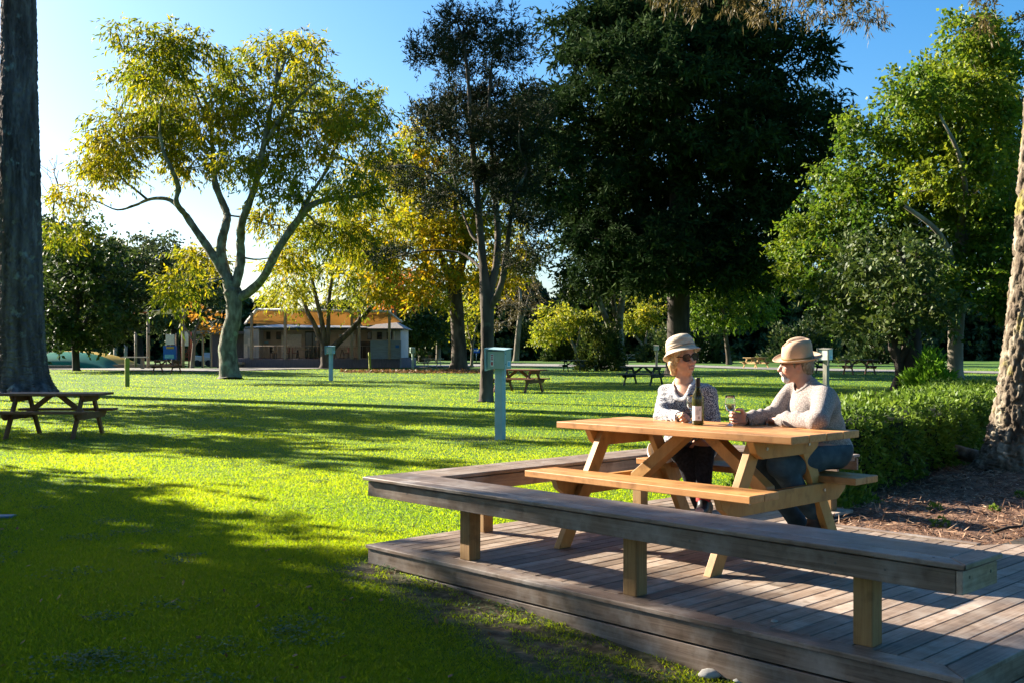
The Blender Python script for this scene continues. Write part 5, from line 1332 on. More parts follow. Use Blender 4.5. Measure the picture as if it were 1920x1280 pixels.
# clipped hedge behind the man
def hedge():
    r_ = np.random.default_rng(77)
    root = thing('clipped_hedge', 'dense low clipped green hedge behind the hatted man', 'hedge', (3.4, 9.6, .05))
    path = np.array([(2.5, 9.75), (3.4, 10.5), (4.5, 11.8), (5.7, 13.6), (6.8, 15.8), (7.4, 17.4)])
    seg = np.linalg.norm(np.diff(path, axis=0), axis=1); cum = np.r_[0, np.cumsum(seg)]
    n = 62000
    s = r_.uniform(0, cum[-1], n) ; x = np.interp(s, cum, path[:, 0]); y = np.interp(s, cum, path[:, 1])
    tx = np.interp(s + .05, cum, path[:, 0]) - np.interp(s - .05, cum, path[:, 0]); ty = np.interp(s + .05, cum, path[:, 1]) - np.interp(s - .05, cum, path[:, 1])
    L = np.hypot(tx, ty); nxx, nyy = ty / L, -tx / L
    th = r_.uniform(0, 2 * PI, n)                      # around a rounded-box section
    ct, st = np.cos(th), np.sin(th)
    q = (np.abs(ct) ** 5 + np.abs(st) ** 5) ** (-1 / 5)
    lump = 1 + .07 * np.sin(s * 3.1 + 2 * st) + .06 * np.sin(s * 7.3 + 5 * ct) + .05 * np.sin(s * 13 + 9 * st)
    rr = q * lump * r_.uniform(.80, 1.0, n)
    endk = np.minimum(smooth(s / .4), 1) * .25 + .75
    hw, hh = .58, .40
    a = ct * rr * hw * endk; b = st * rr * hh * endk
    P = np.stack([x + nxx * a - 3.4, y + nyy * a - 9.6, .46 + b], 1)
    ok = P[:, 2] > -.02
    P, ct, st, nxx, nyy, s = P[ok], ct[ok], st[ok], nxx[ok], nyy[ok], s[ok]; n = len(P)
    out = np.stack([nxx * ct, nyy * ct, st], 1)
    D = out * .7 + unit(r_, n); D[:, 2] += .35; N = unit(r_, n) + out * .6
    V, F = leaf_quads(P, D, N, .055 * r_.uniform(.6, 1.4, n), .027 * r_.uniform(.7, 1.3, n))
    mesh_np('foliage', V, F, LV['hedge'], root, rnd=np.clip(.42 + .16 * np.sin(s * 4.1 + 3 * st) + r_.normal(size=n) * .2, 0, 1))
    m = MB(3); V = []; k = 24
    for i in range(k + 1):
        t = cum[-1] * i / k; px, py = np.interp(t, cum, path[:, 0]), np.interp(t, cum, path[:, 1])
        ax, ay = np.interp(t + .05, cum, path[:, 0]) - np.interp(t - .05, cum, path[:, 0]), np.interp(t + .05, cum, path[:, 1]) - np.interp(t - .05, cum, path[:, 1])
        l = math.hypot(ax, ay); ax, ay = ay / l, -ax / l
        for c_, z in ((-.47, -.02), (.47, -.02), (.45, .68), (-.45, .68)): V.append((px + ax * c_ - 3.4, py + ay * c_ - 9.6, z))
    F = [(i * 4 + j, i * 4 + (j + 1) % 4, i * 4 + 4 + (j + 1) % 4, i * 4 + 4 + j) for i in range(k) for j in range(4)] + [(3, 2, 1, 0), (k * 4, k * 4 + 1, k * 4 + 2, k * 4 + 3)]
    m.add(V, F); m.build('solid_core', MT['hedge_core'], root)  # solid very dark green box filling the hedge behind its leaves
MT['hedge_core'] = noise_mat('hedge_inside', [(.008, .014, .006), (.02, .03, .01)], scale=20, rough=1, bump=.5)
hedge()
# low mound with bark chips under the old dark tree
m = MB(2); prof = [(.001, .16), (.5, .15), (1.1, .09), (1.7, .02), (2.0, -.06)]; m.lathe(prof, 28); o = m.build('bark_mound', noise_mat('mound_mulch', [(.10, .055, .035), (.22, .13, .085), (.34, .22, .16)], scale=14, rough=.95, bump=.8)); o.location = (at(1722, 741, 33)[0], 33.2, float(gz(12.7, 33.2))); o.scale = (1, .62, 1)
tag(o, kind='structure')

# dense woodland behind everything: one mass
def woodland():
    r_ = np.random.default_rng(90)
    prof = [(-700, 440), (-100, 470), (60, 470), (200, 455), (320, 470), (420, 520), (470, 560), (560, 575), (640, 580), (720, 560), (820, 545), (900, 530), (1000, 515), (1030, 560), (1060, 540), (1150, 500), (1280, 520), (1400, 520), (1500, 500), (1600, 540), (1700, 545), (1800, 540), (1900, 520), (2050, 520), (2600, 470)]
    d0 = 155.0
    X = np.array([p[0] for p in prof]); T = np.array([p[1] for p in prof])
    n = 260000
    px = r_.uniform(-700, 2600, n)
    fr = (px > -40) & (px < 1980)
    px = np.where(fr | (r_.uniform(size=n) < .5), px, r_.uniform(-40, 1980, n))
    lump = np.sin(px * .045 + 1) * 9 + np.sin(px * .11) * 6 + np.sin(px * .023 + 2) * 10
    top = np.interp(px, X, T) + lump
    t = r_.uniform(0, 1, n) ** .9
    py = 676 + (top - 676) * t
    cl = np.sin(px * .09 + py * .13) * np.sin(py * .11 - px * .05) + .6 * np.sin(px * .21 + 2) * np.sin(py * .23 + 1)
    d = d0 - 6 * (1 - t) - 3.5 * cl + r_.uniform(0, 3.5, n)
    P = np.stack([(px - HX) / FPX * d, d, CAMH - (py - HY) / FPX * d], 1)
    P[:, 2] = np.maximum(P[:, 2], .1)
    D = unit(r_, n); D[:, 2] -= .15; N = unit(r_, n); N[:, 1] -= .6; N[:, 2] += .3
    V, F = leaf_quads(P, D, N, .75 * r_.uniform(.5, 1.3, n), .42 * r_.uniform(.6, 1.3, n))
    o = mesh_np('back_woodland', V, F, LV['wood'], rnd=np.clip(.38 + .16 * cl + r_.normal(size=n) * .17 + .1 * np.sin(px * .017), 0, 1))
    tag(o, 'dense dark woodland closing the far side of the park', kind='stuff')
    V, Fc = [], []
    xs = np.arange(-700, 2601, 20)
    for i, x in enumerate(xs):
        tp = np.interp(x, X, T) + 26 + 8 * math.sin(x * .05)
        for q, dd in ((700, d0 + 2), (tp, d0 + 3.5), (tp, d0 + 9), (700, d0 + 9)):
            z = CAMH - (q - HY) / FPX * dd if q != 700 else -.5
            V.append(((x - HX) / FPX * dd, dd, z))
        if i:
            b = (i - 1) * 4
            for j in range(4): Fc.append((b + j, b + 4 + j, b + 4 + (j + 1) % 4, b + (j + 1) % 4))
    o = mesh_np('woodland_backing', V, Fc, noise_mat('woodland_inner_shade', [(.004, .008, .004), (.016, .026, .010)], scale=1.2, rough=1, bump=.6))  # solid wall closing the gaps, its dark colour standing for inner shade
    tag(o, 'dark solid backing that stands for the shade inside the back woodland', kind='stuff')
woodland()

def SQ(s, q): return (.848 * s + .53 * q, -.53 * s + .848 * q)
SHADE = [(*SQ(-20.5, .6), 12.5, 2.9, "conifer", .22, .8, .0), (*SQ(-21.5, 3.4), 12.6, 2.1, "conifer", .2, .68, .0), (*SQ(-21.8, 5.0), 7.2, 2.3, "conifer", .34, .75, .0), (*SQ(-31, 14.2), 10.2, 1.7, "conifer", .42, 1.0, .35), (*SQ(-27.5, 10.6), 9.0, 1.6, "conifer", .5, 1.0, .35), (*SQ(-34, 17.6), 13, 1.4, "conifer", .5, 1.0, .3)]
SKY_BLOCKERS = [(-7.5, -5.5, 14, 4.8), (2.0, -8.5, 15, 5.2), (10.5, -5.0, 14, 4.8), (-4.6, 1.0, 17, 5.6)]
# trees outside the picture on the sunward side: their shade falls over the lawn and the deck
def shade_tree(label, x, y, h, r_, seed, leaf='broad', bottom=.3, sp=1.1, bare=0.):
    d = y
    def P(X, Z): return (HX + X / d * FPX, HY - (Z - CAMH) / d * FPX)
    def S(m_): return m_ / d * FPX
    b = P(x, 0); rg_ = np.random.default_rng(seed)
    st = [(b[0], b[1] + 2, S(.8)), (*P(x, h * .1), S(.55)), (*P(x + .2, h * .5), S(.4)), (*P(x, h * .9), S(.12))]
    bl = []
    for i in range(9):
        z = h * (bottom + (1 - bottom) * (i + .5) / 9); rr = r_ * math.sin(PI * (.18 + .74 * (i + .5) / 9)) * rg_.uniform(.7, 1)
        a = rg_.uniform(0, 6.28)
        bl.append((*P(x + math.cos(a) * rr * .4, z), S(rr * .75), S(h * .09), math.sin(a) * rr * .4))
    return tree('shade_tree', label, b, d, [st], bl, LV[leaf], MT['bark_brown'], seed, spacing=sp, per=30, spread=.6, ll=.34, lw=.2, cdepth=r_, depth_k=1, twig=.015, bare=bare, group='trees outside the picture on the sunny side')
SHADE_LABELS = ['leafy tree outside the picture, shading the nearest lawn and deck front', 'tallest leafy tree outside the picture, shading the front bench', 'short broad tree outside the picture, shading the lawn left of the deck', 'thin crowned tree outside the picture, shading the lawn by the big pedestal', 'sparse tree outside the picture, shading the lawn behind the deck', 'tall narrow tree outside the picture, shading the mid lawn']
for i, (x, y, h, r_, lf, bt, sp, br) in enumerate(SHADE):
    shade_tree(SHADE_LABELS[i], x, y, h, r_, 300 + i, lf, bt, sp, br)
def sky_blocker_tree(label, x, y, h, r_, seed):
    # unseen tree added to block sky light, built elsewhere and moved behind the photographer
    t = shade_tree(label, 0.0, 30.0, h, r_, seed, 'conifer', .38, 1.3, 0.)
    t.location = (x, y, 0); t['group'] = 'unseen trees added to block sky light'
    return t
for i, ((x, y, h, r_), lb) in enumerate(zip(SKY_BLOCKERS, ('dense dark light-blocking tree added out of view, left behind the photographer', 'tallest light-blocking tree added out of view, straight behind the photographer', 'dense dark light-blocking tree added out of view, right behind the photographer', 'tall light-blocking tree added out of view whose crown spreads over the photographer'))):
    sky_blocker_tree(lb, x, y, h, r_, 330 + i)
# ------------------------------------------------------------------ people: smooth implicit surfaces turned into one mesh
class Field:
    def __init__(self, lo, hi, h):
        self.lo = np.asarray(lo, float); self.h = h
        self.n = np.ceil((np.asarray(hi) - self.lo) / h).astype(int) + 1
        self.f = np.full(self.n, .5, np.float32)
    def blank(self, v=.5):
        g_ = Field.__new__(Field); g_.lo, g_.h, g_.n = self.lo, self.h, self.n
        g_.f = np.full(self.n, v, np.float32); return g_
    def win(self, lo, hi):
        a = np.clip(np.floor((lo - self.lo) / self.h).astype(int), 0, self.n - 1)
        b = np.clip(np.ceil((hi - self.lo) / self.h).astype(int) + 1, a + 1, self.n)
        sl_ = tuple(slice(i, j) for i, j in zip(a, b))
        g_ = [self.lo[k] + self.h * np.arange(a[k], b[k]) for k in range(3)]
        return sl_, np.meshgrid(*g_, indexing='ij', sparse=True)
    def _mix(self, sl_, d, k, sub):
        f = self.f[sl_]
        if sub:
            d = -d
            if k > 0:
                h = np.clip(.5 - .5 * (f - d) / k, 0, 1); r = f * (1 - h) + d * h + k * h * (1 - h)
            else: r = np.maximum(f, d)
        else:
            if k > 0:
                h = np.clip(.5 + .5 * (f - d) / k, 0, 1); r = f * (1 - h) + d * h - k * h * (1 - h)
            else: r = np.minimum(f, d)
        self.f[sl_] = r
    def cone(self, a, b, ra, rb, k=.02, sub=False, pad=.06):
        a, b = np.asarray(a, float), np.asarray(b, float)
        R = max(ra, rb) + pad
        sl_, (X, Y, Z) = self.win(np.minimum(a, b) - R, np.maximum(a, b) + R)
        v = b - a; L2 = v @ v + 1e-12
        t = np.clip(((X - a[0]) * v[0] + (Y - a[1]) * v[1] + (Z - a[2]) * v[2]) / L2, 0, 1)
        d = np.sqrt((X - a[0] - t * v[0]) ** 2 + (Y - a[1] - t * v[1]) ** 2 + (Z - a[2] - t * v[2]) ** 2) - (ra + (rb - ra) * t)
        self._mix(sl_, d, k, sub)
    def ell(self, c, r, ax=None, k=.02, sub=False, pad=.06):
        c = np.asarray(c, float); r = np.asarray(r, float)
        R = r.max() + pad
        sl_, (X, Y, Z) = self.win(c - R, c + R)
        X, Y, Z = X - c[0], Y - c[1], Z - c[2]
        if ax is None: ax = np.eye(3)
        q = [X * e[0] + Y * e[1] + Z * e[2] for e in ax]
        k0 = np.sqrt(sum((q[i] / r[i]) ** 2 for i in range(3))); k1 = np.sqrt(sum((q[i] / r[i] ** 2) ** 2 for i in range(3)))
        d = k0 * (k0 - 1) / (k1 + 1e-6)
        self._mix(sl_, d, k, sub)
    def plane(self, p, n):
        """keep the side the normal points away from"""
        n = np.asarray(n, float); n = n / np.linalg.norm(n)
        g_ = [self.lo[k] + self.h * np.arange(self.n[k]) for k in range(3)]
        X, Y, Z = np.meshgrid(*g_, indexing='ij', sparse=True)
        d = (X - p[0]) * n[0] + (Y - p[1]) * n[1] + (Z - p[2]) * n[2]
        self.f = np.maximum(self.f, d.astype(np.float32))
    def wrinkle(self, amp, fn):
        g_ = [self.lo[k] + self.h * np.arange(self.n[k]) for k in range(3)]
        X, Y, Z = np.meshgrid(*g_, indexing='ij', sparse=True)
        self.f += (amp * fn(X, Y, Z)).astype(np.float32)
    def mesh(self):
        f = np.pad(self.f, 1, constant_values=.5); lo = self.lo - self.h; h = self.h
        ins = f < 0; n = np.array(f.shape) - 1
        s = np.zeros(n, np.uint8)
        cs = [(i, j, k) for i in (0, 1) for j in (0, 1) for k in (0, 1)]
        def sh(A, c): return A[c[0]:c[0] + n[0], c[1]:c[1] + n[1], c[2]:c[2] + n[2]]
        for c in cs: s += sh(ins, c)
        I = np.argwhere((s > 0) & (s < 8))
        P = np.zeros((len(I), 3)); cnt = np.zeros(len(I))
        val = {c: f[I[:, 0] + c[0], I[:, 1] + c[1], I[:, 2] + c[2]] for c in cs}
        for c in cs:
            for a in range(3):
                if c[a] == 0:
                    e = list(c); e[a] = 1; e = tuple(e)
                    va, vb = val[c], val[e]; m_ = (va < 0) != (vb < 0)
                    t = va[m_] / (va[m_] - vb[m_])
                    q = np.tile(np.array(c, float), (m_.sum(), 1)); q[:, a] = t
                    P[m_] += q; cnt[m_] += 1
        P = lo + h * (I + P / cnt[:, None])
        vid = np.full(n, -1, np.int32); vid[I[:, 0], I[:, 1], I[:, 2]] = np.arange(len(I))
        F = []
        for a in range(3):
            b, c = (a + 1) % 3, (a + 2) % 3
            A = ins; sl0 = [slice(None)] * 3; sl1 = [slice(None)] * 3; sl0[a] = slice(0, -1); sl1[a] = slice(1, None)
            E = A[tuple(sl0)] != A[tuple(sl1)]
            J = np.argwhere(E); J = J[(J[:, b] > 0) & (J[:, c] > 0) & (J[:, b] < n[b]) & (J[:, c] < n[c])]
            flip = A[J[:, 0], J[:, 1], J[:, 2]]
            q = []
            for db, dc in ((1, 1), (0, 1), (0, 0), (1, 0)):
                K = J.copy(); K[:, b] -= db; K[:, c] -= dc
                q.append(vid[K[:, 0], K[:, 1], K[:, 2]])
            q = np.stack(q, 1); q[~flip] = q[~flip][:, ::-1]
            F.append(q)
        F = np.concatenate(F); F = F[(F >= 0).all(1)]
        return P, F

def rot_axes(f, up):
    f = np.asarray(f, float); f /= np.linalg.norm(f); up = np.asarray(up, float)
    l = np.cross(up, f); l /= np.linalg.norm(l); u = np.cross(f, l)
    return np.array((f, l, u))

class Head:
    def __init__(self, c, f, up): self.c = np.asarray(c, float); self.ax = rot_axes(f, up)
    def p(self, f, l, u): return self.c + self.ax[0] * f + self.ax[1] * l + self.ax[2] * u
    def local(self, P): return (P - self.c) @ self.ax.T

def build_head(F, H, neck, s=1.0, jaw=1.0, open_smile=False):
    p = lambda f, l, u: H.p(f * s, l * s, u * s)
    E = lambda c, r, k=.02, sub=False: F.ell(p(*c), np.array(r) * s, H.ax, k, sub)
    Cn = lambda a, b, ra, rb, k=.015, sub=False: F.cone(p(*a), p(*b), ra * s, rb * s, k, sub)
    E((-.012, 0, .040), (.097, .075, .090), .01)
    E((.030, 0, -.030), (.064, .060 * jaw, .082), .03)
    Cn((.040, 0, -.06), (.062, 0, -.104), .045 * jaw, .024, .025)
    for q in (-1, 1):
        Cn((-.005, q * .056 * jaw, -.03), (.04, q * .035 * jaw, -.088), .022, .018, .025)
        E((.060, q * .040, -.028), (.026, .024, .024), .02)
        F.ell(p(.096, q * .032, .006), np.array((.016, .016, .013)) * s, H.ax, .012, True)
        E((.077, q * .032, .005), (.013, .013, .0125), .004)
        E((-.010, q * .077, -.010), (.018, .009, .032), .008)
        E((-.006, q * .084, -.008), (.010, .005, .020), .004, True)
        E((.097, q * .012, -.040), (.011, .009, .008), .008)
    Cn((.084, -.036, .024), (.084, .036, .024), .011, .011, .014)
    Cn((.090, 0, .008), (.113, 0, -.034), .009, .0125, .012)
    Cn((.094, -.020, -.064), (.094, .020, -.064), .0075, .0075, .008)
    Cn((.092, -.018, -.075), (.092, .018, -.075), .0085, .0085, .008)
    F.ell(p(.103, 0, -.0695), np.array((.012, .026, .0022)) * s, H.ax, .003, True)
    F.cone(p(-.018, 0, -.05), neck, .056 * s, .060 * s, .03)

def hand(F, wrist, d, n, thumb, curl, s=1.0, spread=.12, tcurl=.5, palm_len=.088):
    """d: wrist->knuckles, n: the way the palm faces, thumb: +1/-1 which side the thumb is on"""
    d = np.asarray(d, float); d /= np.linalg.norm(d); n = np.asarray(n, float); n = n - d * (n @ d); n /= np.linalg.norm(n)
    sd = np.cross(d, n) * thumb
    w = np.asarray(wrist, float); k = .010
    offs = (.030, .010, -.010, -.028); L = (.074, .083, .078, .060)
    for i in range(4):
        kn = w + d * palm_len * s * (1.0, 1.03, 1.0, .93)[i] + sd * offs[i] * s
        F.cone(w + sd * offs[i] * .6 * s, kn, .0155 * s, .0118 * s, .014)
        dv = d + sd * spread * (1.2, .4, -.4, -1.2)[i] * .6; dv /= np.linalg.norm(dv)
        q, a = kn, 0
        c = curl[i] if hasattr(curl, '__len__') else curl
        for j, (fr, r0, r1) in enumerate(((.45, .0104, .0094), (.31, .0094, .0086), (.24, .0086, .0072))):
            a += c * (.85, 1.1, .7)[j]
            e = q + (dv * math.cos(a) + n * math.sin(a)) * L[i] * fr * s
            F.cone(q, e, r0 * s, r1 * s, .003); q = e
    b = w + d * .022 * s + sd * .024 * s + n * .008
    m = b + (d * .55 + sd * .75 + n * .25) / 1.0 * .042 * s
    F.cone(w + d * .02 * s, b, .017 * s, .016 * s, .01)
    F.cone(b, m, .0150 * s, .0115 * s, .008)
    v = d * .85 + sd * (.5 - tcurl) + n * (.3 + tcurl); v /= np.linalg.norm(v)
    e = m + v * .034 * s
    F.cone(m, e, .0112 * s, .0102 * s, .004)
    v2 = d * .8 - sd * tcurl * .6 + n * (.35 + tcurl); v2 /= np.linalg.norm(v2)
    F.cone(e, e + v2 * .026 * s, .0102 * s, .0078 * s, .003)

def skin_mat(name, base, red):
    m, t, b, out = newmat(name); L = t.links.new
    a = t.nodes.new('ShaderNodeAttribute'); a.attribute_name = 'tint'
    tc = t.nodes.new('ShaderNodeTexCoord'); nz = t.nodes.new('ShaderNodeTexNoise'); nz.inputs['Scale'].default_value = 26; nz.inputs['Detail'].default_value = 5
    L(tc.outputs['Object'], nz.inputs['Vector'])
    r = ramp(t, [tuple(v * .86 for v in base), base], .35, .65); L(nz.outputs['Fac'], r.inputs[0])
    mu = t.nodes.new('ShaderNodeMixRGB'); mu.blend_type = 'MULTIPLY'; mu.inputs[0].default_value = 1
    L(r.outputs[0], mu.inputs[1]); L(a.outputs['Color'], mu.inputs[2]); L(mu.outputs[0], b.inputs['Base Color'])
    b.inputs['Roughness'].default_value = .5; b.inputs['Subsurface Weight'].default_value = .12; b.inputs['Subsurface Radius'].default_value = (.012, .005, .003); b.inputs['Subsurface Scale'].default_value = .5
    bp = t.nodes.new('ShaderNodeBump'); bp.inputs['Strength'].default_value = .12; bp.inputs['Distance'].default_value = .004
    L(nz.outputs['Fac'], bp.inputs['Height']); L(bp.outputs[0], b.inputs['Normal'])
    return m

def paint_face(P, H, s=1.0, lips=(.85, .48, .46), teeth=False):
    q = H.local(P) / s
    T = np.ones((len(P), 4), np.float32)
    g_ = lambda c, r: np.exp(-sum(((q[:, i] - c[i]) / r[i]) ** 2 for i in range(3)))
    for sgn in (-1, 1):
        T[:, 1:3] *= (1 - .16 * g_((.07, sgn * .042, -.035), (.03, .025, .025)))[:, None]
        T[:, 1:3] *= (1 - .14 * g_((-.01, sgn * .08, -.01), (.02, .02, .04)))[:, None]
    T[:, 1:3] *= (1 - .15 * g_((.115, 0, -.035), (.02, .02, .02)))[:, None]
    k = g_((.098, 0, -.0695), (.02, .022, .011))
    T[:, :3] *= 1 - np.clip(k * 1.5, 0, 1)[:, None] * (1 - np.array(lips))
    if teeth:
        k = (q[:, 0] > .07) & (np.abs(q[:, 1]) < .019) & (np.abs(q[:, 2] + .0695) < .0036)
        T[k, :3] = (1.15, 1.5, 1.8)
    return T

def obj_from(F, name, mat, parent, base, paint=None):
    P, Q = F.mesh()
    col = paint(P) if paint else None
    return mesh_np(name, P - base, Q, mat, parent, smooth_=True, col=col)

def knit_mat(name, cols, kind):
    m, t, b, out = newmat(name); L = t.links.new
    tc = t.nodes.new('ShaderNodeTexCoord')
    if kind == 'dots':
        vo = t.nodes.new('ShaderNodeTexVoronoi'); vo.inputs['Scale'].default_value = 118; vo.inputs['Randomness'].default_value = .6
        L(tc.outputs['Object'], vo.inputs['Vector'])
        r = ramp(t, cols, .40, .54); L(vo.outputs['Distance'], r.inputs[0]); h = vo.outputs['Distance']
    else:
        n1 = t.nodes.new('ShaderNodeTexNoise'); n1.inputs['Scale'].default_value = 120; n1.inputs['Detail'].default_value = 6
        L(tc.outputs['Object'], n1.inputs['Vector'])
        r = ramp(t, cols, .3, .7); L(n1.outputs['Fac'], r.inputs[0])
        vo = t.nodes.new('ShaderNodeTexVoronoi'); vo.inputs['Scale'].default_value = 140; L(tc.outputs['Object'], vo.inputs['Vector']); h = vo.outputs['Distance']
    L(r.outputs[0], b.inputs['Base Color']); b.inputs['Roughness'].default_value = .95; b.inputs['Specular IOR Level'].default_value = .1
    b.inputs['Sheen Weight'].default_value = .25; b.inputs['Sheen Roughness'].default_value = .5
    bp = t.nodes.new('ShaderNodeBump'); bp.inputs['Strength'].default_value = .5; bp.inputs['Distance'].default_value = .004
    L(h, bp.inputs['Height']); L(bp.outputs[0], b.inputs['Normal'])
    return m

def hat_mesh(name, H, off, mat, parent, base, prof, tilt_f=0., tilt_l=0., sx=1.0, sy=1.0, shape=None, n=48, thick=.004):
    """lathe in the head's frame: prof = (radius, height); shape(theta, r, z)->(r, z)"""
    V = []
    ct, st = math.cos(tilt_f), math.sin(tilt_f); cl, sl_ = math.cos(tilt_l), math.sin(tilt_l)
    for r, z in prof:
        for k in range(n):
            a = 2 * PI * k / n; rr, zz = (r, z) if shape is None else shape(a, r, z)
            f, l, u = rr * math.cos(a) * sx, rr * math.sin(a) * sy, zz
            f, u = f * ct - u * st, f * st + u * ct
            l, u = l * cl - u * sl_, l * sl_ + u * cl
            V.append(H.p(off[0] + f, off[1] + l, off[2] + u) - base)
    m = len(prof)
    F = [(i * n + k, i * n + (k + 1) % n, (i + 1) * n + (k + 1) % n, (i + 1) * n + k) for i in range(m - 1) for k in range(n)]
    o = mesh_np(name, V, F, mat, parent, smooth_=True)
    md = o.modifiers.new('thick', 'SOLIDIFY'); md.thickness = thick; md.offset = 0
    return o

def glasses(H, base, parent, frame_mat, lens_mat, s, rx, ry, thick, name, full=True, fwd=.100):
    root = bpy.data.objects.new(name, None); link(root, parent)
    for q in (-1, 1):
        V = []; n = 20
        for k in range(n):
            a = 2 * PI * k / n; ca, sa_ = math.cos(a), math.sin(a)
            x = np.sign(ca) * abs(ca) ** .75 * rx; y = np.sign(sa_) * abs(sa_) ** .75 * ry
            l = q * .0355 + x
            V.append(H.p((fwd - 1.6 * l * l - .04 * abs(y)) * s, l * s, (.004 + y) * s) - base)
        m = MB(1); m.add(V, [tuple(range(n))] if q < 0 else [tuple(range(n))]); o = m.build('lens', lens_mat, root)
        o.modifiers.new('t', 'SOLIDIFY').thickness = .0025
        m = MB(2); rr = range(n) if full else range(n)
        m.tube([V[k] for k in rr] + [V[0], V[1]], thick, 6); m.build('rim', frame_mat, root)
        m = MB(3); m.tube([H.p((fwd - .006) * s, q * .066 * s, .012 * s) - base, H.p(.05 * s, q * .083 * s, .012 * s) - base, H.p(-.012 * s, q * .088 * s, .010 * s) - base], thick * 1.1, 6); m.build('temple', frame_mat, root)
    m = MB(4); m.tube([H.p((fwd + .001) * s, -.012 * s, .008 * s) - base, H.p((fwd + .006) * s, 0, .011 * s) - base, H.p((fwd + .001) * s, .012 * s, .008 * s) - base], thick, 6); m.build('bridge', frame_mat, root)
    return root

def shoe_field(F, ank, toe, heel, r=.042):
    F.cone(heel, toe, r, r * .82, .03); F.cone(ank, heel, r * .95, r, .03); F.cone(ank, (np.asarray(heel) * .45 + np.asarray(toe) * .55), r * .9, r * .75, .03)

MAT_BLACK = flat('black_leather', (.012, .012, .014), rough=.4); MAT_FRAME = flat('tortoise_frame', (.03, .016, .010), rough=.25)
MAT_LENS = noise_mat('dark_lens', [(.010, .008, .007), (.016, .013, .011)], scale=3, rough=.12, spec=.25, bump=0)
MAT_CLEAR = noise_mat('reading_lens', [(.30, .26, .24), (.34, .30, .28)], scale=3, rough=.06, spec=.6, bump=0)
MAT_CLEAR.node_tree.nodes['Principled BSDF'].inputs['Alpha'].default_value = .22

